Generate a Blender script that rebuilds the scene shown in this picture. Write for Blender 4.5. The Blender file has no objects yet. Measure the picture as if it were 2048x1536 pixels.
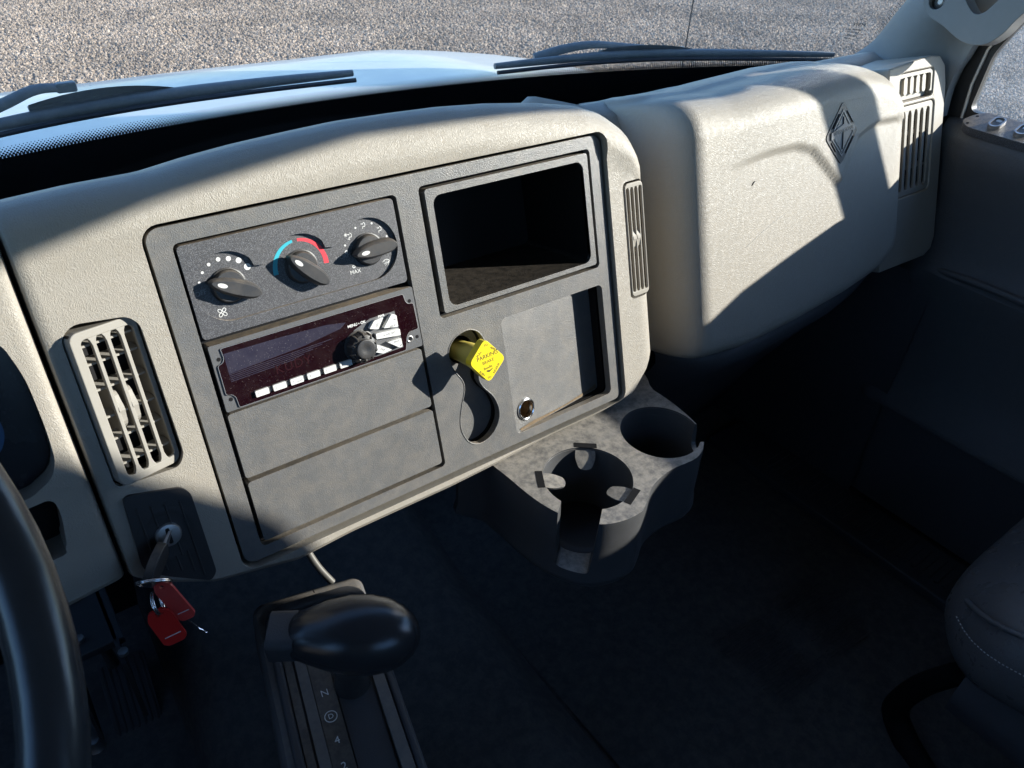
import bpy, bmesh, math, random
from mathutils import Vector, Matrix, Quaternion
import numpy as np
random.seed(7)
R = math.radians
scn = bpy.context.scene
COL = scn.collection

# ------------------------------------------------------------------ camera
cam_d = bpy.data.cameras.new('camera'); cam = bpy.data.objects.new('camera', cam_d); COL.objects.link(cam)
cam_d.sensor_width = 36.0; cam_d.lens = 27.21; cam_d.clip_start = 0.02; cam_d.clip_end = 400
cam.matrix_world = Matrix(((0.80028, 0.32140, -0.50622, -0.1056),
                           (-0.59781, 0.49332, -0.63187, -0.4895),
                           (0.04666, 0.80831, 0.58690, 2.1387),
                           (0, 0, 0, 1)))
cam_d.dof.use_dof = True; cam_d.dof.focus_distance = 0.80; cam_d.dof.aperture_fstop = 24.0
scn.camera = cam

# ------------------------------------------------------------------ light
SUN = Vector((0.808, -0.490, 0.327)).normalized()
world = bpy.data.worlds.new('World'); scn.world = world; world.use_nodes = True
wt = world.node_tree; wt.nodes.clear()
sky = wt.nodes.new('ShaderNodeTexSky'); sky.sky_type = 'NISHITA'; sky.sun_disc = False
sky.sun_elevation = R(19); sky.sun_rotation = math.atan2(SUN.x, SUN.y); sky.air_density = 1.0; sky.dust_density = 0.2; sky.ozone_density = 5.0
bg = wt.nodes.new('ShaderNodeBackground'); bg.inputs['Strength'].default_value = 0.14
wo = wt.nodes.new('ShaderNodeOutputWorld')
wt.links.new(sky.outputs[0], bg.inputs[0]); wt.links.new(bg.outputs[0], wo.inputs[0])
sd = bpy.data.lights.new('sun', 'SUN'); sd.energy = 3.3; sd.angle = R(0.5); sd.color = (1.0, 0.94, 0.84)
so = bpy.data.objects.new('sun', sd); COL.objects.link(so)
so.rotation_euler = (-SUN).to_track_quat('-Z', 'Y').to_euler(); so.location = (6, -4, 5)
vs = scn.view_settings; vs.view_transform = 'Standard'; vs.look = 'None'; vs.exposure = 1.76; vs.gamma = 1.0; vs.use_curve_mapping = False
scn.render.engine = 'CYCLES'
scn.cycles.use_denoising = True
scn.cycles.max_bounces = 10; scn.cycles.transparent_max_bounces = 16
scn.cycles.sample_clamp_indirect = 6.0; scn.cycles.caustics_reflective = False; scn.cycles.caustics_refractive = False

# ------------------------------------------------------------------ frames
S17, C17 = math.sin(R(17)), math.cos(R(17))
O = Vector((0, 0, 1.60))
PU, PV, PN = Vector((1, 0, 0)), Vector((0, S17, C17)), Vector((0, -C17, S17))
def frame(o, ax, ay, az):
    m = Matrix.Identity(4)
    for i, a in enumerate((ax, ay, az)):
        for j in range(3): m[j][i] = a[j]
    for j in range(3): m[j][3] = o[j]
    return m
PAN = frame(O, PU, PV, PN)                 # dash face: u right, v up the face, h out of the face (mm)
def P3(u, v, h=0.0): return O + PU*(u/1000) + PV*(v/1000) + PN*(h/1000)
MM = Matrix.Scale(0.001, 4)
WORLD = Matrix.Identity(4)

# ------------------------------------------------------------------ materials
MATS = {}
def nd(t, typ, **kw):
    n = t.nodes.new(typ)
    for k, v in kw.items():
        if k in n.inputs: n.inputs[k].default_value = v
        else: setattr(n, k, v)
    return n
def mat(name, base, rough=0.5, spec=0.5, metal=0.0, grain=None, vary=0.0, dust=0.0, dustcol=(0.42, 0.33, 0.23), speck=None, coat=0.0, trans=0.0, scratch=0.0, alldust=0.0):
    m = bpy.data.materials.new(name); m.use_nodes = True; MATS[name] = m
    t = m.node_tree; b = t.nodes['Principled BSDF']; L = t.links.new
    b.inputs['Roughness'].default_value = rough; b.inputs['Metallic'].default_value = metal
    b.inputs['Specular IOR Level'].default_value = spec; b.inputs['Coat Weight'].default_value = coat
    tc = nd(t, 'ShaderNodeTexCoord')
    col = nd(t, 'ShaderNodeRGB'); col.outputs[0].default_value = (*base, 1); cs = col.outputs[0]
    def mix(fac, a, bcol):
        x = nd(t, 'ShaderNodeMix'); x.data_type = 'RGBA'; L(fac, x.inputs[0]); L(a, x.inputs[6])
        if isinstance(bcol, tuple): x.inputs[7].default_value = (*bcol, 1)
        else: L(bcol, x.inputs[7])
        return x.outputs[2]
    def ramp(src, lo, hi, top=1.0):
        r = nd(t, 'ShaderNodeMapRange'); r.inputs[1].default_value = lo; r.inputs[2].default_value = hi; r.inputs[4].default_value = top
        L(src, r.inputs[0]); return r.outputs[0]
    def noise(scale, detail=4, rough_=0.6):
        n = nd(t, 'ShaderNodeTexNoise'); n.inputs['Scale'].default_value = scale; n.inputs['Detail'].default_value = detail; n.inputs['Roughness'].default_value = rough_
        L(tc.outputs['Object'], n.inputs['Vector']); return n.outputs[0]
    def mul(a, bsrc):
        x = nd(t, 'ShaderNodeMath'); x.operation = 'MULTIPLY'; L(a, x.inputs[0])
        if isinstance(bsrc, float): x.inputs[1].default_value = bsrc
        else: L(bsrc, x.inputs[1])
        return x.outputs[0]
    if vary:
        cs = mix(ramp(noise(14, 5), 0.35, 0.7, vary), cs, tuple(c*0.72 for c in base))
        cs = mix(ramp(noise(90, 3), 0.45, 0.75, vary), cs, tuple(min(1, c*1.3) for c in base))
    if speck:
        sc, amt, scol = speck
        v = nd(t, 'ShaderNodeTexVoronoi'); v.inputs['Scale'].default_value = sc; L(tc.outputs['Object'], v.inputs['Vector'])
        sepv = nd(t, 'ShaderNodeSeparateColor'); L(v.outputs['Color'], sepv.inputs[0])
        cs = mix(ramp(sepv.outputs[0], 1-amt, 1-amt+0.05), cs, scol)
    if alldust:
        cs = mix(mul(ramp(noise(60, 6, 0.75), 0.42, 0.72), alldust), cs, dustcol)
    if dust:
        g = nd(t, 'ShaderNodeNewGeometry'); sp = nd(t, 'ShaderNodeSeparateXYZ'); L(g.outputs['True Normal'], sp.inputs[0])
        f = mul(mul(ramp(sp.outputs[2], 0.55, 0.9), ramp(noise(120, 5, 0.7), 0.25, 0.6)), dust)
        cs = mix(f, cs, dustcol)
    if scratch:
        mp = nd(t, 'ShaderNodeMapping'); mp.inputs['Scale'].default_value = (30, 30, 900); mp.inputs['Rotation'].default_value = (0.4, 0.7, 0.3)
        L(tc.outputs['Object'], mp.inputs[0]); n = nd(t, 'ShaderNodeTexNoise'); n.inputs['Scale'].default_value = 1.0; n.inputs['Detail'].default_value = 3
        L(mp.outputs[0], n.inputs['Vector'])
        cs = mix(mul(ramp(n.outputs[0], 0.63, 0.72), scratch), cs, tuple(min(1, c*2.2+0.02) for c in base))
    L(cs, b.inputs['Base Color'])
    rv = nd(t, 'ShaderNodeMapRange'); rv.inputs[3].default_value = max(0, rough-0.08); rv.inputs[4].default_value = min(1, rough+0.1); L(noise(35, 4), rv.inputs[0]); L(rv.outputs[0], b.inputs['Roughness'])
    if grain:
        kind, sc, st = grain
        if kind == 'leather':
            n1 = nd(t, 'ShaderNodeTexNoise'); n1.inputs['Scale'].default_value = sc*0.25; n1.inputs['Detail'].default_value = 2
            L(tc.outputs['Object'], n1.inputs['Vector'])
            wv = nd(t, 'ShaderNodeMix'); wv.data_type = 'VECTOR'; wv.inputs[0].default_value = 0.012
            L(tc.outputs['Object'], wv.inputs[4]); L(n1.outputs['Color'], wv.inputs[5])
            mp = nd(t, 'ShaderNodeMapping'); mp.inputs['Scale'].default_value = (1.5, 1.0, 0.42); mp.inputs['Rotation'].default_value = (0, R(18), 0); L(wv.outputs[1], mp.inputs[0])
            v = nd(t, 'ShaderNodeTexVoronoi'); v.feature = 'DISTANCE_TO_EDGE'; v.inputs['Scale'].default_value = sc; L(mp.outputs[0], v.inputs['Vector'])
            hsrc = ramp(v.outputs['Distance'], 0.0, 0.28)
        else:
            v = nd(t, 'ShaderNodeTexVoronoi'); v.inputs['Scale'].default_value = sc; L(tc.outputs['Object'], v.inputs['Vector']); hsrc = v.outputs['Distance']
        bp = nd(t, 'ShaderNodeBump'); bp.inputs['Strength'].default_value = st; bp.inputs['Distance'].default_value = 0.35/sc
        L(hsrc, bp.inputs['Height']); L(bp.outputs[0], b.inputs['Normal'])
    return m
TAN = mat('tan_leathergrain_plastic', (0.345, 0.316, 0.270), 0.48, 0.45, grain=('leather', 520, 0.30), vary=0.10, alldust=0.10)
TANS = mat('tan_smooth_plastic', (0.345, 0.316, 0.270), 0.46, 0.4, grain=('fine', 1500, 0.15), vary=0.10, dust=0.25)
TRIMG = mat('grey_pillar_plastic', (0.21, 0.21, 0.205), 0.5, 0.4, grain=('fine', 900, 0.2), vary=0.12)
VENTM = mat('tan_vent_plastic', (0.30, 0.28, 0.245), 0.5, 0.4, grain=('fine', 1500, 0.15), vary=0.10)
BLK = mat('charcoal_bezel_plastic', (0.125, 0.125, 0.124), 0.38, 0.6, grain=('fine', 1100, 0.6), vary=0.35, dust=0.85, alldust=0.25, dustcol=(0.33, 0.28, 0.22), speck=(1500, 0.03, (0.22, 0.2, 0.18)))
BLK2 = mat('charcoal_fine_plastic', (0.11, 0.111, 0.115), 0.45, 0.5, grain=('fine', 1300, 0.4), vary=0.2, dust=0.8)
HVACM = mat('sparkled_black_plastic', (0.055, 0.055, 0.06), 0.42, 0.6, grain=('fine', 1800, 0.7), vary=0.2, dust=0.7, speck=(2400, 0.25, (0.15, 0.15, 0.16)))
KNOBM = mat('soft_black_knob_plastic', (0.035, 0.036, 0.039), 0.42, 0.5, grain=('fine', 1500, 0.3), vary=0.2, alldust=0.08, dust=0.15)
DARK = mat('dark_charcoal_plastic', (0.055, 0.056, 0.060), 0.5, 0.4, grain=('fine', 1000, 0.3), vary=0.25)
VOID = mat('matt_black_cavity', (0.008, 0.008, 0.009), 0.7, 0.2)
BINM = mat('bin_black_plastic', (0.007, 0.007, 0.007), 0.6, 0.2, grain=('fine', 900, 0.3), dust=0.5, dustcol=(0.10, 0.083, 0.066))
CUPM = mat('grey_cupholder_plastic', (0.075, 0.076, 0.079), 0.32, 0.5, grain=('fine', 1200, 0.2), vary=0.25, dust=1.0, scratch=0.2, dustcol=(0.31, 0.285, 0.25))  # top dust also puts the sunlit brightness of the top into the colour
CUPIN = mat('cup_well_plastic', (0.018, 0.019, 0.021), 0.4, 0.5, vary=0.2)
DOORM = mat('charcoal_door_plastic', (0.085, 0.085, 0.088), 0.5, 0.4, grain=('leather', 420, 0.3), vary=0.2)
FLOORM = mat('black_rubber_floor', (0.08, 0.078, 0.078), 0.65, 0.3, grain=('fine', 600, 0.4), vary=0.5, alldust=0.55, dustcol=(0.19, 0.17, 0.145))
SEATM = mat('dark_grey_seat_vinyl', (0.11, 0.106, 0.106), 0.28, 0.6, grain=('leather', 700, 0.30), vary=0.25)
SEATS = mat('charcoal_seat_fabric', (0.075, 0.073, 0.078), 0.7, 0.3, grain=('fine', 900, 0.4), vary=0.25)
STITCH = mat('pale_thread', (0.45, 0.43, 0.4), 0.7)
WHEELM = mat('black_wheel_leather', (0.030, 0.030, 0.032), 0.22, 0.5, grain=('leather', 900, 0.06), vary=0.2)
WHEELB = mat('brown_black_wheel_hub', (0.06, 0.05, 0.047), 0.6, 0.3, vary=0.3)
YEL = mat('yellow_plastic', (0.85, 0.66, 0.02), 0.35, 0.5, vary=0.06)
YELD = mat('dusty_yellow_stem', (0.66, 0.54, 0.12), 0.5, 0.4, vary=0.3)
INK = mat('dark_olive_ink', (0.06, 0.05, 0.01), 0.6)
WHITE = mat('white_print', (0.72, 0.72, 0.70), 0.5)
WBTN = mat('white_button_plastic', (0.74, 0.74, 0.72), 0.4, 0.5, alldust=0.2)
GREYP = mat('grey_print', (0.25, 0.25, 0.26), 0.5)
BLUEP = mat('cyan_print', (0.03, 0.42, 0.52), 0.5)
REDP = mat('red_print', (0.75, 0.05, 0.07), 0.5)
REDT = mat('red_tag_plastic', (0.62, 0.025, 0.02), 0.3, 0.5, vary=0.15)
REDT2 = mat('pale_red_tag_plastic', (0.68, 0.07, 0.06), 0.3, 0.5, vary=0.25, alldust=0.3, dustcol=(0.5, 0.12, 0.11))
LENSR = mat('dark_red_display_lens', (0.010, 0.0015, 0.003), 0.14, 0.6, speck=(2000, 0.02, (0.22, 0.18, 0.17)), alldust=0.22, dustcol=(0.05, 0.034, 0.032), scratch=0.2)
SEG = mat('unlit_red_segments', (0.022, 0.002, 0.003), 0.3)
CHROME = mat('chrome', (0.72, 0.72, 0.72), 0.18, 0.5, 1.0)
STEEL = mat('worn_steel', (0.42, 0.42, 0.42), 0.42, 0.5, 0.85, alldust=0.3)
RUST = mat('rusty_socket_metal', (0.30, 0.19, 0.09), 0.5, 0.5, 0.4, vary=0.6)
WPAINT = mat('white_truck_paint', (0.42, 0.42, 0.42), 0.30, 0.5, coat=0.25)
RUBBER = mat('black_rubber', (0.012, 0.012, 0.013), 0.5, 0.4)
WIPERM = mat('dusty_wiper_plastic', (0.15, 0.17, 0.18), 0.45, 0.5, vary=0.3, alldust=0.4, dustcol=(0.3, 0.3, 0.29))
FRIT = mat('black_ceramic_frit', (0.012, 0.012, 0.013), 0.2, 0.6)
LENSB = mat('smoked_gauge_lens', (0.012, 0.013, 0.018), 0.25, 0.5, speck=(300, 0.01, (0.2, 0.2, 0.2)))
GBLUE = mat('gauge_blue_ring', (0.03, 0.10, 0.22), 0.5)
GRED = mat('gauge_red_ring', (0.10, 0.012, 0.012), 0.5)
HEADL = mat('grey_headliner', (0.22, 0.22, 0.22), 0.8, 0.2, vary=0.2)
EMB = mat('emblem_dark_grey', (0.022, 0.023, 0.026), 0.4, 0.5, grain=('fine', 1500, 0.2))
EMB2 = mat('emblem_mid_grey', (0.19, 0.19, 0.195), 0.35, 0.5)
LINK = mat('glass_etch_ink', (0.16, 0.16, 0.16), 0.6)
def glassmat(name, tint, dirt, dirtcol, refl=1.0):
    m = bpy.data.materials.new(name); m.use_nodes = True; t = m.node_tree; t.nodes.clear(); L = t.links.new
    o = nd(t, 'ShaderNodeOutputMaterial'); tr = nd(t, 'ShaderNodeBsdfTransparent'); tr.inputs[0].default_value = (*tint, 1)
    gl = nd(t, 'ShaderNodeBsdfGlossy'); gl.inputs['Roughness'].default_value = 0.02
    fr = nd(t, 'ShaderNodeLayerWeight'); fr.inputs[0].default_value = 0.5
    pw = nd(t, 'ShaderNodeMath'); pw.operation = 'POWER'; pw.inputs[1].default_value = 5.0; L(fr.outputs['Facing'], pw.inputs[0])
    k = nd(t, 'ShaderNodeMath'); k.operation = 'MULTIPLY_ADD'; k.inputs[1].default_value = refl*0.92; k.inputs[2].default_value = refl*0.08; L(pw.outputs[0], k.inputs[0])
    m1 = nd(t, 'ShaderNodeMixShader'); L(k.outputs[0], m1.inputs[0]); L(tr.outputs[0], m1.inputs[1]); L(gl.outputs[0], m1.inputs[2])
    tl = nd(t, 'ShaderNodeBsdfTranslucent'); tl.inputs[0].default_value = (*dirtcol, 1)
    tc = nd(t, 'ShaderNodeTexCoord'); n = nd(t, 'ShaderNodeTexNoise'); n.inputs['Scale'].default_value = 25; n.inputs['Detail'].default_value = 6; L(tc.outputs['Object'], n.inputs['Vector'])
    r = nd(t, 'ShaderNodeMapRange'); r.inputs[1].default_value = 0.3; r.inputs[2].default_value = 0.75; r.inputs[3].default_value = dirt*0.6; r.inputs[4].default_value = dirt*1.3; L(n.outputs[0], r.inputs[0])
    m2 = nd(t, 'ShaderNodeMixShader'); L(r.outputs[0], m2.inputs[0]); L(m1.outputs[0], m2.inputs[1]); L(tl.outputs[0], m2.inputs[2])
    L(m2.outputs[0], o.inputs[0]); return m
GLASS = glassmat('windshield_glass', (0.93, 0.95, 0.94), 0.03, (0.7, 0.7, 0.7), 0.6)
SGLASS = glassmat('dusty_side_glass', (0.90, 0.94, 0.97), 0.05, (0.55, 0.68, 0.85), 0.5)

# ------------------------------------------------------------------ builders
def tag(o, label=None, cat=None, group=None, kind=None):
    if label: o['label'] = label
    if cat: o['category'] = cat
    if group: o['group'] = group
    if kind: o['kind'] = kind
    return o
def empty(name, loc, label=None, cat=None, group=None):
    e = bpy.data.objects.new(name, None); COL.objects.link(e); e.location = loc; e.empty_display_size = 0.02
    bpy.context.view_layer.update()
    return tag(e, label, cat, group)
def link(name, me, m, parent=None, smooth=40, bevel=0, seg=2):
    o = bpy.data.objects.new(name, me); COL.objects.link(o)
    if m: me.materials.clear(); me.materials.append(m)
    if smooth:
        me.polygons.foreach_set('use_smooth', [True]*len(me.polygons))
        me.set_sharp_from_angle(angle=R(smooth))
    if bevel:
        b = o.modifiers.new('bevel', 'BEVEL'); b.width = bevel; b.segments = seg; b.limit_method = 'ANGLE'; b.angle_limit = R(38); b.harden_normals = True
    if parent:
        base = parent; M = Matrix.Identity(4); chain = []
        while base is not None: chain.append(base); base = base.parent
        o.parent = parent; o.matrix_parent_inverse = world_of(parent).inverted()
    return o
def world_of(o):
    if o.parent is None: return o.matrix_basis.copy()
    return world_of(o.parent) @ o.matrix_parent_inverse @ o.matrix_basis
def mesh(name, verts, faces, m, parent=None, smooth=40, bevel=0, seg=2, tf=None):
    me = bpy.data.meshes.new(name)
    if tf is not None: verts = [tf @ Vector(v) for v in verts]
    me.from_pydata([tuple(v) for v in verts], [], faces); me.validate(); 
    bm = bmesh.new(); bm.from_mesh(me); bmesh.ops.recalc_face_normals(bm, faces=bm.faces); bm.to_mesh(me); bm.free()
    return link(name, me, m, parent, smooth, bevel, seg)
def frombm(name, bm, m, parent=None, smooth=40, bevel=0, seg=2, tf=None):
    if tf is not None: bmesh.ops.transform(bm, matrix=tf, verts=bm.verts)
    bmesh.ops.recalc_face_normals(bm, faces=bm.faces)
    me = bpy.data.meshes.new(name); bm.to_mesh(me); bm.free()
    return link(name, me, m, parent, smooth, bevel, seg)
def rrect(x0, y0, x1, y1, r, n=5):
    p = []
    for cx, cy, a in ((x1-r, y1-r, 0), (x0+r, y1-r, 90), (x0+r, y0+r, 180), (x1-r, y0+r, 270)):
        for i in range(n+1):
            t = R(a+90*i/n); p.append((cx+r*math.cos(t), cy+r*math.sin(t)))
    return p
def circ(cx, cy, r, n=28, a0=0):
    return [(cx+r*math.cos(2*math.pi*i/n+a0), cy+r*math.sin(2*math.pi*i/n+a0)) for i in range(n)]
def roundpoly(pts, r, n=4):
    out = []; N = len(pts)
    for i in range(N):
        p0, p1, p2 = Vector(pts[i-1]), Vector(pts[i]), Vector(pts[(i+1) % N])
        a = (p0-p1); b = (p2-p1); d = min(r, a.length*0.45, b.length*0.45); a = p1+a.normalized()*d; b = p1+b.normalized()*d
        for k in range(n+1):
            t = k/n; out.append(tuple(a*(1-t)**2+p1*2*t*(1-t)+b*t*t))
    return out
def smoothcurve(pts, n=6, closed=True):
    out = []; N = len(pts); V = [Vector(p) for p in pts]
    rng = range(N) if closed else range(N-1)
    for i in rng:
        g = (lambda k: V[k % N]) if closed else (lambda k: V[max(0, min(N-1, k))])
        p0, p1, p2, p3 = g(i-1), g(i), g(i+1), g(i+2)
        for k in range(n):
            t = k/n
            out.append(0.5*((2*p1)+(p2-p0)*t+(2*p0-5*p1+4*p2-p3)*t*t+(3*p1-p0-3*p2+p3)*t**3))
    if not closed: out.append(V[-1])
    return [tuple(v) for v in out]
def plate_bm(outer, holes, h0, h1, back=True):
    bm = bmesh.new(); loops = []
    for poly in [outer]+list(holes):
        vs = [bm.verts.new((p[0], p[1], h1)) for p in poly]
        es = [bm.edges.new((vs[i], vs[(i+1) % len(vs)])) for i in range(len(vs))]
        loops.append((vs, es))
    bmesh.ops.triangle_fill(bm, use_beauty=True, use_dissolve=False, edges=[e for _, es in loops for e in es], normal=(0, 0, 1))
    top = list(bm.faces)
    if back:
        d = bmesh.ops.duplicate(bm, geom=top)
        nv = [g for g in d['geom'] if isinstance(g, bmesh.types.BMVert)]
        for v in nv: v.co.z = h0
        vm = {a: b for a, b in d['vert_map'].items() if isinstance(a, bmesh.types.BMVert) and isinstance(b, bmesh.types.BMVert)}
        for vs, _ in loops:
            for i in range(len(vs)):
                a, b = vs[i], vs[(i+1) % len(vs)]
                if a in vm and b in vm: bm.faces.new((a, b, vm[b], vm[a]))
    return bm
def plate(name, outer, holes, h0, h1, m, parent=None, bevel=0.0, seg=2, tf=None):
    """flat plate with openings; outline in mm in the dash-face frame unless tf is given"""
    return frombm(name, plate_bm(outer, holes, h0, h1), m, parent, 38, bevel, seg, (PAN @ MM) if tf is None else tf)
def loft(name, rows, m, parent=None, cap=True, close=False, smooth=45, bevel=0, seg=2):
    n = len(rows[0]); V = [v for r in rows for v in r]; F = []
    for i in range(len(rows)-1):
        for j in range(n if close else n-1):
            a, b = i*n+j, i*n+(j+1) % n; F.append((a, b, b+n, a+n))
    if cap: F.append(tuple(range(n))[::-1]); F.append(tuple(range((len(rows)-1)*n, len(rows)*n)))
    return mesh(name, V, F, m, parent, smooth, bevel, seg)
def tube_bm(bm, pts, r, n=10, closed=False, flat=1.0):
    P = [Vector(p) for p in pts]; N = len(P); rings = []; up = None
    rr = r if isinstance(r, (list, tuple)) else [r]*N
    for i in range(N):
        a = P[i-1] if (closed or i > 0) else P[i]; b = P[(i+1) % N] if (closed or i < N-1) else P[i]
        t = (b-a).normalized()
        if up is None: up = t.orthogonal().normalized()
        s = t.cross(up).normalized(); up = s.cross(t).normalized()
        rings.append([bm.verts.new(P[i]+(up*math.cos(2*math.pi*k/n)+s*flat*math.sin(2*math.pi*k/n))*rr[i]) for k in range(n)])
    for i in range(N if closed else N-1):
        A, B = rings[i], rings[(i+1) % N]
        for k in range(n): bm.faces.new((A[k], A[(k+1) % n], B[(k+1) % n], B[k]))
    if not closed:
        bm.faces.new(rings[0][::-1]); bm.faces.new(rings[-1])
def tube(name, pts, r, m, parent=None, n=10, closed=False, tf=None, flat=1.0):
    bm = bmesh.new(); tube_bm(bm, pts, r, n, closed, flat); return frombm(name, bm, m, parent, 50, tf=tf)
def lathe(name, prof, m, parent=None, n=32, tf=None, smooth=40):
    V = []; F = []; k = len(prof)
    for i in range(n):
        a = 2*math.pi*i/n
        for r, z in prof: V.append((r*math.cos(a), r*math.sin(a), z))
    for i in range(n):
        for j in range(k-1):
            a = i*k+j; b = ((i+1) % n)*k+j; F.append((a, b, b+1, a+1))
    bm = bmesh.new(); vs = [bm.verts.new(v) for v in V]
    for f in F:
        try: bm.faces.new([vs[i] for i in f])
        except ValueError: pass
    bmesh.ops.remove_doubles(bm, verts=bm.verts, dist=1e-7)
    return frombm(name, bm, m, parent, smooth, tf=tf)
def box(name, x0, x1, y0, y1, z0, z1, m, parent=None, bevel=0, tf=None, seg=2):
    V = [(x, y, z) for x in (x0, x1) for y in (y0, y1) for z in (z0, z1)]
    F = [(0, 1, 3, 2), (4, 6, 7, 5), (0, 4, 5, 1), (2, 3, 7, 6), (0, 2, 6, 4), (1, 5, 7, 3)]
    return mesh(name, V, F, m, parent, 35, bevel, seg, tf)
def boolean(o, cutters, op='DIFFERENCE'):
    for c in cutters:
        b = o.modifiers.new('cut', 'BOOLEAN'); b.operation = op; b.object = c; b.solver = 'EXACT'
    dg = bpy.context.evaluated_depsgraph_get(); me = bpy.data.meshes.new_from_object(o.evaluated_get(dg))
    o.modifiers.clear(); old = o.data; o.data = me
    for c in cutters: bpy.data.objects.remove(c, do_unlink=True)
    me.polygons.foreach_set('use_smooth', [True]*len(me.polygons)); me.set_sharp_from_angle(angle=R(38))
    return o
def text(s, size, x, y, h, m, parent, tf=None, rot=0.0, name='lettering', bold=0.0, align='CENTER', shear=0.0, sx=1.0, ext=0.05, spacing=1.0):
    c = bpy.data.curves.new('t', 'FONT'); c.body = s; c.size = size; c.align_x = align; c.align_y = 'CENTER'; c.extrude = ext; c.offset = bold; c.shear = shear; c.space_character = spacing
    o = bpy.data.objects.new('t', c); COL.objects.link(o)
    dg = bpy.context.evaluated_depsgraph_get(); me = bpy.data.meshes.new_from_object(o.evaluated_get(dg)); bpy.data.objects.remove(o, do_unlink=True)
    M = ((PAN @ MM) if tf is None else tf) @ Matrix.Translation((x, y, h)) @ Matrix.Rotation(rot, 4, 'Z') @ Matrix.Diagonal((sx, 1, 1, 1))
    me.transform(M); me.name = name
    return link(name, me, m, parent, 0)
def interp(x, tab):
    return float(np.interp(x, [t[0] for t in tab], [t[1] for t in tab]))
def sstep(a, b, x):
    t = max(0, min(1, (x-a)/(b-a))); return t*t*(3-2*t)

# ================================================================== GROUND
ground = mesh('ground', [(-60, -40, 0), (80, -40, 0), (80, 90, 0), (-60, 90, 0)], [(0, 1, 2, 3)], None, None, 0)
tag(ground, kind='structure')
def gravelmat(name, dark):
    m = bpy.data.materials.new(name); m.use_nodes = True; t = m.node_tree; b = t.nodes['Principled BSDF']; L = t.links.new
    b.inputs['Roughness'].default_value = 0.85; b.inputs['Specular IOR Level'].default_value = 0.2
    tc = nd(t, 'ShaderNodeTexCoord'); oi = nd(t, 'ShaderNodeObjectInfo')
    cr = nd(t, 'ShaderNodeValToRGB'); e = cr.color_ramp.elements
    e[0].position = 0; e[0].color = (0.19, 0.152, 0.118, 1); e[1].position = 1; e[1].color = (0.50, 0.415, 0.325, 1)
    for p, c in ((0.25, (0.245, 0.198, 0.152, 1)), (0.5, (0.335, 0.27, 0.208, 1)), (0.75, (0.37, 0.285, 0.215, 1))):
        x = e.new(p); x.color = c
    if dark:
        v = nd(t, 'ShaderNodeTexVoronoi'); v.inputs['Scale'].default_value = 62; L(tc.outputs['Object'], v.inputs['Vector'])
        s = nd(t, 'ShaderNodeSeparateColor'); L(v.outputs['Color'], s.inputs[0]); L(s.outputs[0], cr.inputs[0])
        bp = nd(t, 'ShaderNodeBump'); bp.inputs['Strength'].default_value = 0.5; bp.inputs['Distance'].default_value = 0.01; bp.invert = True
        L(v.outputs['Distance'], bp.inputs['Height']); L(bp.outputs[0], b.inputs['Normal'])
    else:
        at = nd(t, 'ShaderNodeAttribute'); at.attribute_type = 'INSTANCER'; at.attribute_name = 'tone'; L(at.outputs['Fac'], cr.inputs[0])
    g = nd(t, 'ShaderNodeNewGeometry'); n = nd(t, 'ShaderNodeTexNoise'); n.inputs['Scale'].default_value = 0.9; n.inputs['Detail'].default_value = 6; L(g.outputs['Position'], n.inputs['Vector'])
    r = nd(t, 'ShaderNodeMapRange'); r.inputs[1].default_value = 0.35; r.inputs[2].default_value = 0.65; r.inputs[3].default_value = 0.82; r.inputs[4].default_value = 1.15; L(n.outputs[0], r.inputs[0])
    x = nd(t, 'ShaderNodeMix'); x.data_type = 'RGBA'; x.blend_type = 'MULTIPLY'; x.inputs[0].default_value = 1.0; L(cr.outputs[0], x.inputs[6]); L(r.outputs[0], x.inputs[7])
    L(x.outputs[2], b.inputs['Base Color']); return m
ground.data.materials.append(gravelmat('gravel_bed', True))
STONEM = gravelmat('gravel_stone', False)
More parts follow.
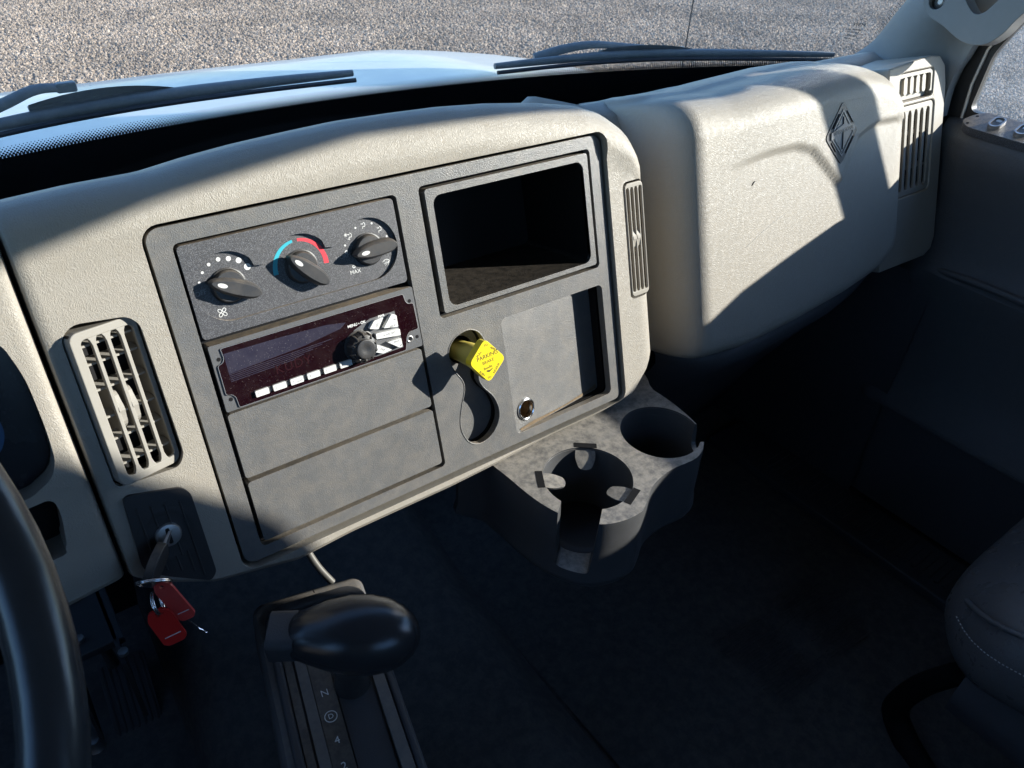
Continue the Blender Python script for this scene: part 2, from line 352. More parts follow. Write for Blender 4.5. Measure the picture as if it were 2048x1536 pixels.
def gravel():
    me = bpy.data.meshes.new('gravel'); V = []; F = []
    for y0, x0, x1 in ((2.2, 7.5, 13.5), (3.5, 6.0, 15.0), (5.0, 3.0, 15.0), (6.5, -0.5, 15.0), (8.0, -0.5, 14.5), (9.5, -0.5, 10.5), (11.0, -0.5, 6.5), (12.5, -0.5, 3.0), (13.6, 0.0, 1.5)):
        V += [(x0, y0, 0.004), (x1, y0, 0.004)]
    F = [(2*k, 2*k+1, 2*k+3, 2*k+2) for k in range(8)]
    me.from_pydata(V, [], F); me.update()
    o = bpy.data.objects.new('gravel', me); COL.objects.link(o); tag(o, 'loose grey and brown gravel covering the yard beyond the hood', 'gravel', kind='stuff')
    stone = bmesh.new(); bmesh.ops.create_icosphere(stone, subdivisions=1, radius=1.0)
    rnd = random.Random(3)
    for v in stone.verts: v.co *= rnd.uniform(0.75, 1.2); v.co.z *= 0.72; v.co.x *= 1.2
    sm = bpy.data.meshes.new('stone'); stone.to_mesh(sm); stone.free(); sm.materials.append(STONEM)
    ng = bpy.data.node_groups.new('gravel_scatter', 'GeometryNodeTree')
    ng.interface.new_socket('Geometry', in_out='INPUT', socket_type='NodeSocketGeometry'); ng.interface.new_socket('Geometry', in_out='OUTPUT', socket_type='NodeSocketGeometry')
    N = ng.nodes; L = ng.links.new
    gi = N.new('NodeGroupInput'); go = N.new('NodeGroupOutput')
    dp = N.new('GeometryNodeDistributePointsOnFaces'); dp.inputs['Density'].default_value = 2600
    L(gi.outputs[0], dp.inputs['Mesh'])
    so_ = bpy.data.objects.new('stone_source', sm)      # not linked to the scene: only the shape the scatter repeats
    inf = N.new('GeometryNodeObjectInfo'); inf.inputs[0].default_value = so_
    ip = N.new('GeometryNodeInstanceOnPoints'); L(dp.outputs[0], ip.inputs['Points']); L(inf.outputs['Geometry'], ip.inputs['Instance'])
    rr = N.new('FunctionNodeRandomValue'); rr.data_type = 'FLOAT_VECTOR'; rr.inputs[1].default_value = (6.28, 6.28, 6.28); L(rr.outputs[0], ip.inputs['Rotation'])
    rs = N.new('FunctionNodeRandomValue'); rs.data_type = 'FLOAT'; rs.inputs[2].default_value = 0.005; rs.inputs[3].default_value = 0.018; rs.inputs['Seed'].default_value = 5; L(rs.outputs[1], ip.inputs['Scale'])
    st = N.new('GeometryNodeStoreNamedAttribute'); st.data_type = 'FLOAT'; st.domain = 'INSTANCE'; st.inputs['Name'].default_value = 'tone'
    rt = N.new('FunctionNodeRandomValue'); rt.data_type = 'FLOAT'; rt.inputs['Seed'].default_value = 9
    L(ip.outputs[0], st.inputs['Geometry']); L(rt.outputs[1], st.inputs['Value']); L(st.outputs[0], go.inputs[0])
    md = o.modifiers.new('scatter', 'NODES'); md.node_group = ng
    me.materials.append(STONEM)
gravel()

# ================================================================== TRUCK BODY
hood = None
def build_hood():
    rows = []
    for i in range(36):
        x = -1.0+2.7*i/35; row = []
        for y in (0.47, 0.5, 0.56, 0.65, 0.75, 0.85, 0.95, 1.03, 1.10, 1.16, 1.22, 1.28, 1.34, 1.4, 1.46, 1.52):
            d = abs(x-0.33)
            z = 1.783-0.080*(y-0.5)-0.075*d*d-0.16*max(0, d-0.62)**1.5
            z += 0.010*math.exp(-((d-0.42)/0.16)**2)*sstep(0.5, 0.8, y)
            z -= 0.9*max(0, y-1.06)**1.55
            row.append((x, y, z))
        rows.append(row)
    return loft('truck_hood', rows, WPAINT, None, cap=False, smooth=60)
hood = build_hood(); tag(hood, 'white painted truck hood beyond the windshield', 'hood')
def wsY(x, z): return 0.453-0.285*(x-0.3)**2-0.6*(z-1.855)
ws = empty('windshield', (0.3, 0.45, 1.76), 'curved windshield glass with black dotted border above the dash', 'windshield')
def ws_rows(x0, x1, zs, off, n=44):
    return [[(x0+(x1-x0)*i/n, wsY(x0+(x1-x0)*i/n, z)+off, z) for z in zs] for i in range(n+1)]
loft('glass', ws_rows(-0.62, 1.20, [1.755, 1.855, 1.95, 2.1, 2.25, 2.42], 0.0), GLASS, ws, cap=False, smooth=80)
loft('frit_band', ws_rows(-0.62, 1.20, [1.70, 1.755, 1.80, 1.840], -0.003), FRIT, ws, cap=False, smooth=80)
def frit_dots():
    V = []; F = []; pitch = 0.0036
    for r in range(6):
        z = 1.8412+r*0.0023; rad = 0.00175-0.00022*r
        x = -0.14+(pitch/2 if r % 2 else 0)
        while x < 1.165:
            i0 = len(V)
            sl = -0.57*(x-0.3)
            for k in range(6):
                a = k*math.pi/3; dx = rad*math.cos(a); dz = rad*math.sin(a)
                V.append((x+dx, wsY(x+dx, z+dz)-0.003, z+dz))
            F.append(tuple(range(i0, i0+6))); x += pitch
    for r in range(3):                       # the border that climbs beside the pillar
        for k in range(45):
            z = 1.875+k*0.0042+(0.0021 if r % 2 else 0); x = 1.164-r*0.0032-0.10*(z-1.875)
            i0 = len(V); rad = 0.0011
            for q in range(6):
                a = q*math.pi/3; V.append((x+rad*math.cos(a), wsY(x, z)-0.003, z+rad*math.sin(a)))
            F.append(tuple(range(i0, i0+6)))
    o = mesh('frit_dots', V, F, FRIT, ws, 0); o['kind'] = 'stuff'
frit_dots()
# maker's mark etched on the glass (read from outside, so mirrored from the seat)
gx, gz = 1.119, 1.904
gt = frame(Vector((gx, wsY(gx, gz)-0.004, gz)), Vector((-0.895, 0.43, 0.10)).normalized(), Vector((0.05, -0.50, 0.86)).normalized(), Vector((0.4, 0.75, 0.5)).normalized()) @ MM
for s, sz, yy in (('PGW', 9.5, 5), ('LAMINATED AS1', 3.4, -4), ('M 90 DOT-339', 3.4, -9), ('43R-000739', 4.6, -15), ('MEXICO', 3.2, -21)):
    text(s, sz, 0, yy, 0, LINK, ws, tf=gt, bold=0.12, ext=0.02)
mesh('lettering', [(-9, 14, 0), (0, 17, 0), (9, 14, 0), (0, 16, 0)], [(0, 1, 3), (1, 2, 3)], LINK, ws, 0, tf=gt)
plate('lettering', circ(-17, -15, 4.6), [circ(-17, -15, 4.0)], 0, 0.03, LINK, ws, tf=gt)
text('1', 4.5, -17, -15, 0, LINK, ws, tf=gt, ext=0.02)

# wipers, parked outside the glass
def wp(x, z, off): return (x, wsY(x, z)+off, z)
def wiper(label, blade, arm, shield):
    w = empty('windshield_wiper', wp(*arm[0], 0.04), label, 'wiper', 'windshield wipers')
    b = [wp(x, z, 0.018) for x, z in blade]
    bs = smoothcurve(b, 8, False)
    tube('rubber_blade', [(p[0], p[1]-0.004, p[2]-0.002) for p in bs], 0.0032, RUBBER, w, 6)
    tube('blade_carrier', [(p[0], p[1]+0.004, p[2]+0.005) for p in bs], [0.0042+0.0030*math.sin(math.pi*i/(len(bs)-1)) for i in range(len(bs))], WIPERM, w, 8)
    a = smoothcurve([wp(x, z, o) for x, z, o in [(p[0], p[1], 0.042) for p in arm]], 8, False)
    tube('arm', a, [0.008-0.003*i/(len(a)-1) for i in range(len(a))], WIPERM, w, 8, flat=0.6)
    sh = shield; n = 14; rows = []
    for i in range(n+1):
        t = i/n; x = sh[0][0]+(sh[1][0]-sh[0][0])*t; z0 = sh[0][1]+(sh[1][1]-sh[0][1])*t
        hgt = sh[2]*math.sin(math.pi*min(1, 0.18+0.72*t))**0.8
        rows.append([wp(x, z0, 0.020), wp(x, z0+hgt*0.5, 0.034), wp(x, z0+hgt, 0.030), wp(x, z0+hgt*0.5, 0.042), wp(x, z0, 0.030)])
    loft('air_deflector', rows, WIPERM, w, cap=True, close=True)
    box('adapter_clip', -0.010, 0.010, -0.005, 0.005, -0.006, 0.004, WIPERM, w, 0.002, tf=Matrix.Translation(wp(arm[-1][0], arm[-1][1]+0.002, 0.042)))
    return w
wiper('dark wiper whose blade tip ends above the radio side of the dash', [(-0.20, 1.856), (-0.045, 1.864), (0.084, 1.866), (0.232, 1.863), (0.368, 1.860)],
      [(-0.30, 1.82), (-0.12, 1.862), (-0.037, 1.884), (0.0, 1.896), (0.03, 1.893)], ((-0.01, 1.872), (0.145, 1.868), 0.020))
wiper('dark wiper lying above the passenger side of the dash', [(0.586, 1.848), (0.716, 1.852), (0.838, 1.853), (0.969, 1.850), (1.15, 1.846)],
      [(0.66, 1.856), (0.70, 1.868), (0.745, 1.873), (0.80, 1.868), (0.90, 1.857)], ((0.76, 1.858), (0.93, 1.853), 0.016))
ant = tube('whip_antenna', [(1.18, 0.62, 1.55), (1.18, 0.62, 2.35)], 0.0016, RUBBER, None, 6)
tag(ant, 'thin black whip antenna standing outside the windshield', 'antenna')

side = plate('cab_side_panel', [(-0.02, 1.0), (0.58, 1.0), (0.58, 1.70), (0.27, 1.74), (0.215, 1.88), (0.15, 2.08), (0.0, 2.46), (-0.30, 2.46), (0.02, 2.06), (0.085, 1.93), (0.11, 1.80)], [], 0.0, 0.02, WPAINT, None, tf=frame(Vector((1.232, 0, 0)), Vector((0, 1, 0)), Vector((0, 0, 1)), Vector((1, 0, 0))))
tag(side, 'white outer cab side panel ahead of the passenger door', 'cab panel')
# cab shell (behind and above the camera, keeps the interior in shade)
tag(mesh('cab_roof', [(-1.0, -1.05, 2.52), (1.3, -1.05, 2.52), (1.3, 0.16, 2.42), (-1.0, 0.16, 2.42), (-1.0, -1.05, 2.56), (1.3, -1.05, 2.56), (1.3, 0.16, 2.46), (-1.0, 0.16, 2.46)],
     [(0, 1, 2, 3), (4, 5, 6, 7), (0, 1, 5, 4), (1, 2, 6, 5), (2, 3, 7, 6), (3, 0, 4, 7)], HEADL, None, 0), kind='structure')
RY = frame(Vector((0, -1.06, 0)), Vector((1, 0, 0)), Vector((0, 0, 1)), Vector((0, -1, 0)))
tag(plate('cab_rear_wall', [(-1.0, 1.0), (1.3, 1.0), (1.3, 2.55), (-1.0, 2.55)], [rrect(-0.20, 1.95, 0.50, 2.28, 0.06)], -0.02, 0.02, HEADL, None, tf=RY), kind='structure')  # window opening added out of view for interior fill light
tag(box('cab_floor', -1.0, 1.25, -1.05, 0.62, 1.03, 1.075, FLOORM), kind='structure')
tag(box('firewall', -1.0, 1.25, 0.50, 0.56, 1.0, 1.74, VOID), kind='structure')
# driver door: one plate with a window opening, in a (y,z) frame
DY = frame(Vector((-0.93, 0, 0)), Vector((0, 1, 0)), Vector((0, 0, 1)), Vector((1, 0, 0)))
dd = plate('driver_door', [(-1.05, 1.0), (0.5, 1.0), (0.5, 1.75), (0.30, 1.80), (-0.15, 2.5), (-1.05, 2.5)], [roundpoly([(-0.70, 1.85), (0.08, 1.85), (-0.22, 2.38), (-0.74, 2.38)], 0.05)], -0.03, 0.03, DOORM, None, tf=DY)
tag(dd, kind='structure')

# ================================================================== PASSENGER DOOR
door = empty('passenger_door', (1.17, -0.3, 1.08), 'charcoal passenger door with dusty window and switch panel', 'door')
PY = frame(Vector((1.20, 0, 0)), Vector((0, 1, 0)), Vector((0, 0, 1)), Vector((1, 0, 0)))
BELT = [(-1.0, 1.890), (-0.42, 1.892), (-0.37, 1.898), (-0.316, 1.894), (-0.25, 1.876), (-0.184, 1.855), (-0.13, 1.826), (-0.10, 1.811), (0.2, 1.804)]
def belt(y): return float(np.interp(y, [b[0] for b in BELT], [b[1] for b in BELT]))
main_win = roundpoly([(0.050, 1.812), (0.047, 1.895), (0.022, 1.950), (-0.03, 2.03), (-0.09, 2.075), (-0.15, 2.085), (-0.224, 2.105), (-0.40, 2.245), (-0.445, 2.278), (-0.525, 2.336), (-0.635, 2.386), (-0.72, 2.412), (-0.815, 2.43), (-0.785, 2.35), (-0.755, 2.28), (-0.705, 2.11), (-0.70, 1.88), (-0.42, 1.88), (-0.316, 1.885), (-0.184, 1.848), (-0.10, 1.812)], 0.012)
plate('door_shell', [(-1.05, 1.06), (0.30, 1.06), (0.30, 1.70), (0.13, 1.79), (0.10, 1.84), (0.075, 1.93), (0.0, 2.06), (-0.35, 2.46), (-1.05, 2.50)], [main_win], -0.004, 0.012, RUBBER, door, tf=PY)
mesh('window_glass', [(1.206, y, z) for y, z in ((0.06, 1.80), (0.06, 1.90), (-0.02, 2.06), (-0.25, 2.15), (-0.5, 2.36), (-0.83, 2.45), (-0.75, 1.90), (-0.42, 1.90), (-0.1, 1.80))], [(0, 1, 2, 3, 4, 5, 6, 7, 8)], SGLASS, door, 0)
def door_skin():
    prof = [(1.199, -0.006), (1.188, 0.002), (1.172, 0.0), (1.150, -0.008), (1.140, -0.028), (1.146, -0.062)]
    low = [(1.158, 1.70), (1.160, 1.62), (1.150, 1.585), (1.140, 1.575), (1.145, 1.545), (1.158, 1.50), (1.156, 1.42), (1.150, 1.345), (1.130, 1.328), (1.130, 1.315), (1.155, 1.30), (1.160, 1.15), (1.165, 1.09), (1.199, 1.085)]
    rows = []
    for y in [-0.98, -0.8, -0.6, -0.5, -0.42, -0.385, -0.35, -0.316, -0.28, -0.25, -0.21, -0.184, -0.155, -0.13, -0.10, -0.06, -0.02, 0.01, 0.03, 0.05, 0.065, 0.075]:
        k = sstep(0.01, 0.08, y)
        rows.append([(x+(1.199-x)*0.75*k, y, z+belt(y)-0.012*k) for x, z in prof]+[(x+(1.199-x)*0.75*k, y, z) for x, z in low])
    return loft('door_panel', rows, DOORM, door, cap=True, close=True, smooth=50)
door_skin()
tube('window_seal', [(1.190, 0.088, 1.83), (1.190, 0.082, 1.89), (1.190, 0.070, 1.935), (1.186, 0.03, 2.01), (1.180, -0.12, 2.20), (1.175, -0.25, 2.36)], 0.006, TRIMG, door, 8)
tube('window_trim', [(1.194, 0.056, 1.80), (1.194, 0.060, 1.85), (1.194, 0.056, 1.90), (1.194, 0.038, 1.945), (1.194, -0.03, 2.02), (1.194, -0.12, 2.075)], 0.0028, STEEL, door, 6)
# raised moulding line and lower trim
tube('moulding', smoothcurve([(1.138, -0.75, 1.588), (1.138, -0.3, 1.590), (1.142, -0.08, 1.588), (1.16, 0.02, 1.57)], 6, False), 0.006, DOORM, door, 8)
swp = frame(Vector((1.163, -0.053, 1.807)), Vector((0, 1, 0)), Vector((-0.95, 0, -0.30)).normalized(), Vector((-0.30, 0, 0.95)).normalized()) @ MM
swo = plate('switch_panel', roundpoly([(-110, -26), (72, -26), (86, -8), (90, 12), (74, 24), (-110, 24)], 8), [], -8, 5, HVACM, door, 0.0012, tf=swp)
for cx in (44, 6, -34):
    plate('window_switch', rrect(cx-9, -15, cx+9, 14, 9), [rrect(cx-6.5, -12.5, cx+6.5, 11.5, 6.5)], 4, 11, STEEL, swo, 0.0008, tf=swp)
    plate('switch_rocker', rrect(cx-6.4, -12.4, cx+6.4, 11.4, 6.4), [], 4, 9, KNOBM, swo, 0.0015, tf=swp)
    plate('lettering', rrect(cx-4, -9, cx+4, -3, 2), [], 9, 9.1, WHITE, swo, 0, tf=swp)
for cx, cy in ((78, -9), (79, 14)):
    plate('screw_hole', circ(cx, cy, 2.2, 14), [], 4.9, 5.15, VOID, swo, 0, tf=swp)

big = empty('hood_shade_mirror', (1.30, 0.22, 1.75), 'unseen large black mirror added ahead of the passenger door to shade the hood', 'mirror')  # unseen mirror, added and sized to shade the left of the hood
mtf = frame(Vector((0, 0.30, 0)), Vector((1, 0, 0)), Vector((0, 0, 1)), Vector((0, -1, 0)))
plate('mirror_housing', rrect(1.26, 2.03, 1.50, 2.46, 0.035), [], -0.04, 0.0, RUBBER, big, 0.012, 3, tf=mtf)
plate('mirror_glass', rrect(1.275, 2.045, 1.485, 2.445, 0.028), [], 0.0, 0.002, CHROME, big, 0, tf=mtf)
tube('mirror_arm', [(1.235, 0.20, 2.40), (1.34, 0.27, 2.44), (1.40, 0.32, 2.44)], 0.012, RUBBER, big, 10)
mir = empty('spot_mirror', (1.35, -0.30, 1.86), 'slim black spot mirror outside the passenger window', 'mirror')
plate('mirror_housing', rrect(1.4805, 1.86, 1.571, 2.24, 0.02), [], -0.010, 0.010, RUBBER, mir, 0.005, 3, tf=frame(Vector((0, -0.35, 0)), Vector((1, 0, 0)), Vector((0, 0, 1)), Vector((0, -1, 0))))
plate('mirror_glass', rrect(1.487, 1.867, 1.565, 2.233, 0.016), [], 0.010, 0.012, CHROME, mir, 0, tf=frame(Vector((0, -0.35, 0)), Vector((1, 0, 0)), Vector((0, 0, 1)), Vector((0, -1, 0))))
tube('mirror_arm', [(1.215, -0.20, 1.76), (1.36, -0.30, 1.79), (1.52, -0.345, 1.83), (1.527, -0.35, 1.87)], 0.012, RUBBER, mir, 10)

# sill plate with ribs between floor and door
sp = empty('sill_plate', (1.09, -0.25, 1.08), 'black ribbed step sill plate beside the passenger door', 'sill plate')
box('sill_base', 1.035, 1.145, -0.95, 0.25, 1.075, 1.096, DARK, sp, 0.004)
for k in range(34):
    y = 0.13-k*0.0145; box('sill_rib', 1.062, 1.128, y-0.0030, y+0.0030, 1.095, 1.0995, DARK, sp, 0)
lathe('sill_screw', [(0.009, 0), (0.009, 0.003), (0.006, 0.004), (0, 0.002)], DARK, sp, 16, tf=Matrix.Translation((1.095, -0.41, 1.096)))
# kick panel ahead of the door
kp = loft('kick_panel', [[(1.145, y, 1.08), (1.135, y, 1.25), (1.14, y, 1.36), (1.15, y, 1.56)] for y in (-0.02, 0.05, 0.15, 0.3, 0.5)], DARK, None, cap=False)
tag(kp, 'dark plastic kick panel below the dash at the door side', 'panel')

# pillar trim and grab handle
pil = empty('pillar_trim', (1.15, 0.16, 1.86), 'grey plastic windshield pillar trim on the passenger side', 'pillar trim')
def pillar():
    Lc = [(1.13, 0.290, 1.80), (1.143, 0.252, 1.845), (1.160, 0.219, 1.882), (1.160, 0.185, 1.946), (1.150, 0.10, 2.08), (1.13, -0.02, 2.26), (1.10, -0.12, 2.42)]
    Rc = [(1.165, 0.075, 1.80), (1.167, 0.080, 1.85), (1.167, 0.072, 1.885), (1.167, 0.052, 1.935), (1.165, -0.055, 2.09), (1.16, -0.18, 2.26), (1.15, -0.30, 2.42)]
    Lc = smoothcurve(Lc, 5, False); Rc = smoothcurve(Rc, 5, False); rows = []
    for a, b in zip(Lc, Rc):
        a, b = Vector(a), Vector(b); row = []
        for k in range(11):
            t = k/10; p = a.lerp(b, t); p.x -= 0.030*math.sin(math.pi*min(1, t*1.15))**0.8; row.append(p)
        row.append(b+Vector((0.02, 0.0, 0))); row.append(a+Vector((0.04, 0.01, 0))); rows.append(row)
    loft('pillar_cover', rows, TRIMG, pil, cap=True, close=True, smooth=60)
pillar()
gh = empty('grab_handle', (1.09, 0.06, 1.93), 'grey grab handle bolted to the windshield pillar', 'grab handle')
def handle():
    # outline in the pillar plane: a lug with a bolt well, a wide elbow and the grip
    hf = frame(Vector((1.122, 0.03, 1.96)), Vector((0, -1, 0)), Vector((0.12, 0, 0.993)), Vector((-0.993, 0, 0.12))) @ MM
    out = smoothcurve([(-106, 40), (-103, 0), (-88, -19), (-60, -29), (-25, -43), (4, -41), (22, -24), (36, 3), (80, 66), (130, 146), (160, 190), (128, 206), (92, 152), (50, 92), (14, 40), (-7, 4), (-16, -5), (-25, -6), (-35, 0), (-48, 14), (-66, 48), (-88, 62)], 5)
    o = plate('handle_body', out, [circ(-82, 0, 11, 24)], -15, 15, TRIMG, gh, 0.007, 4, tf=hf)
    lathe('bolt_well', [(12, 14), (10.5, 2), (0, 2)], DARK, gh, 24, tf=hf @ Matrix.Translation((-82, 0, 0)))
    lathe('mounting_bolt', [(7, 2), (7, 6), (4.5, 7.5), (4, 5), (0, 5)], STEEL, gh, 16, tf=hf @ Matrix.Translation((-82, 0, 0)))
handle()

# ================================================================== DASHBOARD
dash = empty('dashboard', (0.2, 0.1, 1.58), 'tan truck dashboard with black centre stack and bulging glovebox cover', 'dashboard')
VT = [(-420, 330), (-79, 333), (-33, 335.6), (17, 336), (55, 341), (94, 344.6), (136, 347), (181, 349), (228, 348.4), (279, 347), (333, 343), (392, 336), (436, 328), (466, 317), (489, 301), (503, 283), (508, 268), (512, 258)]
VB = [(-87, 36), (-65, 18), (-27, -2), (45, -17), (98, -14), (210, -14.6), (260, -13), (343, -8), (417, -8), (467, -4), (492, 20), (507, 46), (512, 54)]
PADO = [(-50, 5), (-40, 7.5), (-30, 8), (-20, 5), (-12, 0), (-5, -8), (-1, -17), (0, -28), (-1, -50), (-6, -90), (-20, -140), (-60, -165)]
def stack_profile(u, vb, vt, dh):
    p = [(vb+4, -165), (vb+2, -60), (vb, -8), (vb+1.5, 1), (vb+6, 5)]
    n = 16; v0 = vt-50
    p += [(vb+6+(v0-vb-6)*k/n, 5) for k in range(1, n)]
    p += [(vt+a, b) for a, b in PADO]
    return [P3(u, v, max(h+dh, -168)) for v, h in p]
us = [-86, -85.4, -84, -81, -76]+list(np.arange(-68, 486, 8))+[490, 496, 501, 505, 508, 509.5, 510]
def dh_stack(u): return interp(u, [(-86, -12), (-85.4, -5), (-84, -1.5), (-81, 0), (490, 0), (496, -1), (501, -3), (505, -7), (508, -14), (509.5, -26), (510, -60)])
fas = loft('fascia', [stack_profile(u, interp(u, VB), interp(u, VT), dh_stack(u)) for u in us], TAN, dash, cap=True, close=True, smooth=45)
def cutter(outer, h0=-120, h1=60): return plate('cutter', outer, [], h0, h1, None, None)
VENT_L = [(-74, 114), (-74, 236), (-64, 244), (-28, 240), (-21, 232), (-20, 122), (-26, 113)]
IGN = [(-72.5, 103.5), (-68.5, 106), (-30, 96.5), (-24.8, 89), (-24.8, 12), (-31, 6), (-61.5, 27), (-73.5, 37), (-76, 44)]
boolean(fas, [cutter(rrect(-3, -3, 455, 300, 13)), cutter(roundpoly(VENT_L, 7)), cutter(rrect(474, 113, 504, 243, 6), -40)])
bv = fas.modifiers.new('bevel', 'BEVEL'); bv.width = 0.005; bv.segments = 4; bv.limit_method = 'ANGLE'; bv.angle_limit = R(50); bv.harden_normals = True

# instrument cluster surround to the left of the seam
def cluster():
    lip = smoothcurve([(-103, 167), (-102.5, 191), (-103, 213), (-106, 231), (-110, 243), (-125, 262), (-160, 274), (-300, 276), (-330, 250), (-330, 150), (-300, 128), (-150, 128), (-118, 134), (-106, 147)], 5)
    pocket = smoothcurve([(-116, 94), (-114, 110), (-117, 122), (-135, 128.0-6), (-200, 120), (-205, 80), (-129, 76), (-119, 82)], 5)
    us2 = [-420, -380, -340]+list(np.arange(-330, -100, 10))+[-100, -95, -92, -90, -89, -88.6]
    body = loft('cluster_surround', [stack_profile(u, interp(u, [(-420, 30), (-135, 31), (-88, 36)]), interp(u, VT)-interp(u, [(-420, 8), (-91, 1)]), -2+interp(u, [(-100, 0), (-95, 0), (-92, -1), (-90, -3), (-89, -7), (-88.6, -14)])) for u in us2], TAN, dash, cap=True, close=True, smooth=45)
    boolean(body, [cutter(lip, -26), cutter(pocket, -40)])
    b = body.modifiers.new('bevel', 'BEVEL'); b.width = 0.003; b.segments = 3; b.limit_method = 'ANGLE'; b.angle_limit = R(50); b.harden_normals = True
    lens = plate('gauge_lens', [(x*1.0-(1 if x > -200 else -1)*1.0, y) for x, y in lip], [], -25.5, -21, LENSB, dash, 0.0005)
    # dial ring and figures of the gauge nearest the centre stack
    def arc(cx, cy, r, w, a0, a1, n=26):
        o_ = [(cx+(r+w)*math.cos(R(a0+(a1-a0)*i/n)), cy+(r+w)*math.sin(R(a0+(a1-a0)*i/n))) for i in range(n+1)]
        i_ = [(cx+r*math.cos(R(a0+(a1-a0)*i/n)), cy+r*math.sin(R(a0+(a1-a0)*i/n))) for i in range(n+1)]
        return o_+i_[::-1]
    plate('gauge_ring', arc(-153, 180, 23.0, 2.8, -45, 65), [], -21.2, -20.8, GBLUE, lens)
    plate('gauge_ring', arc(-153, 180, 20.5, 1.6, -25, 65), [], -21.2, -20.8, GRED, lens)
    text('0', 6.5, -133, 172, -20.9, GREYP, lens, rot=R(-20)); text('5', 6.5, -134.5, 188, -20.9, GREYP, lens, rot=R(-20))
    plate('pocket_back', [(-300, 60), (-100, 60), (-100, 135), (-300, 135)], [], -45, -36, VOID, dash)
cluster()

# black bezel of the centre stack
KEYHOLE = smoothcurve([(256, 141), (244, 137.5), (235.5, 128), (234.5, 115), (239, 103), (245, 92), (245.5, 82), (240, 68), (235, 52), (235, 38), (242, 24), (254, 18.5), (268, 22), (279, 33), (282.5, 47), (278, 63), (268, 77), (264, 88), (268, 99), (276, 110), (278, 122), (273, 134), (265, 140)], 4)
bez = plate('centre_bezel', rrect(0.5, 0.5, 451.5, 296.5, 11, 7), [rrect(17.5, 11.5, 209.8, 282.5, 5), rrect(232.6, 160, 436.3, 284.5, 5), rrect(300.3, 10.6, 436.8, 140.5, 6), KEYHOLE], -9, 0, BLK, dash, 0.0014, 3)
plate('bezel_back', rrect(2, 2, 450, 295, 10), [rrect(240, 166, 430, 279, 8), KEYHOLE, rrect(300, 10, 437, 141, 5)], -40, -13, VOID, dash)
plate('keyhole_floor', [(228, 12), (290, 12), (290, 146), (228, 146)], [circ(257, 118, 14.5, 24)], -20, -15.5, BLK, dash)
tube('keyhole_edge_bead', [(x, y, -0.2) for x, y in KEYHOLE], 0.75, BLK, dash, 8, True, tf=PAN @ MM)  # raised bead added to draw a highlight and shadow line round the opening
lathe('knob_well', [(14.6, -15.4), (14, -42), (0, -42)], VOID, dash, 24, tf=PAN @ MM @ Matrix.Translation((257, 118, 0)))
# the shallow square pocket slopes from flush at the left to deep at the right
def pocket():
    V = [(300, 10, -1.6), (437, 10, -24), (437, 141, -24), (300, 141, -1.6), (300, 10, -30), (437, 10, -30), (437, 141, -30), (300, 141, -30)]
    o = mesh('pocket_floor', V, [(0, 1, 2, 3), (0, 1, 5, 4), (1, 2, 6, 5), (2, 3, 7, 6), (3, 0, 4, 7), (4, 5, 6, 7)], BLK, dash, 30, tf=PAN @ MM)
    boolean(o, [cutter(circ(318.5, 32.5, 10.5, 30), -60, 20)])
    mesh('sunlit_sand_strip', [(308, 11, -2.6), (434, 11, -23), (434, 17, -23.2), (420, 15, -20.5), (380, 13, -14), (345, 14, -8.4), (328, 15.5, -5.6), (306, 14, -2.0)], [(0, 1, 2, 3, 4, 5, 6, 7)], SUNSANDM, dash, 0, tf=PAN @ MM)
SUNSANDM = mat('brown_sunlit_sand', (0.21, 0.155, 0.10), 0.9, 0.1, grain=('fine', 700, 1.0), vary=0.6, speck=(900, 0.3, (0.16, 0.12, 0.08)))  # brown pocket strip: sand and the sun on it both put into the colour
pocket()
soc = empty('power_socket', P3(318.5, 32.5, -4), 'round chromed power socket with rusty inside at the bottom of the square pocket', 'power socket')
stf = PAN @ MM @ Matrix.Translation((318.5, 32.5, -5)) @ Matrix.Rotation(R(9.3), 4, 'Y')
lathe('socket_ring', [(12.2, -4), (12.6, 0.5), (12.2, 2.0), (11.0, 2.6), (9.9, 2.0), (9.4, 0.5), (9.4, -4)], CHROME, soc, 36, tf=stf)
lathe('socket_tube', [(9.5, 1.5), (9.3, -18), (0, -18)], RUST, soc, 32, tf=stf)
lathe('socket_contact', [(2.5, -18), (2.5, -14), (0, -13.5)], RUST, soc, 12, tf=stf)

plate('blank_panel', rrect(20.8, 79.3, 206, 139.3, 3), [], -12, 1.2, BLK, dash, 0.0012, 3)
plate('blank_panel', rrect(20.8, 16.4, 206, 75.2, 3), [], -12, 1.2, BLK, dash, 0.0012, 3)

# open storage bin
fr = plate('bin_frame', rrect(237.9, 164.3, 431.8, 281, 3), [rrect(245, 168.8, 425, 274, 9)], -14, 1.0, BLK, dash, 0.0016, 3)
def bin_():
    a = rrect(245, 168.8, 425, 274, 9); b = [(245+8+(x-245)*0.90, 183+(y-168.8)*0.80) for x, y in a]
    rows = [[(x, y, 0.0) for x, y in a], [(x, y, -4) for x, y in a], [(x, y, -95) for x, y in b]]
    V = [v for r in rows for v in r]; n = len(a); F = [(i*n+j, i*n+(j+1) % n, (i+1)*n+(j+1) % n, (i+1)*n+j) for i in range(2) for j in range(n)]
    F.append(tuple(range(2*n, 3*n)))
    mesh('bin_liner', V, F, BINM, dash, 40, tf=PAN @ MM)
    sl = [(300+22*math.cos(t)*1.0, 0, 4*math.sin(t)) for t in [2*math.pi*i/24 for i in range(24)]]
bin_()
btf = frame(P3(300, 175.5, -62), Vector((1, 0, 0)), Vector((0, 0.985, 0.17)), Vector((0, -0.17, 0.985))) @ MM
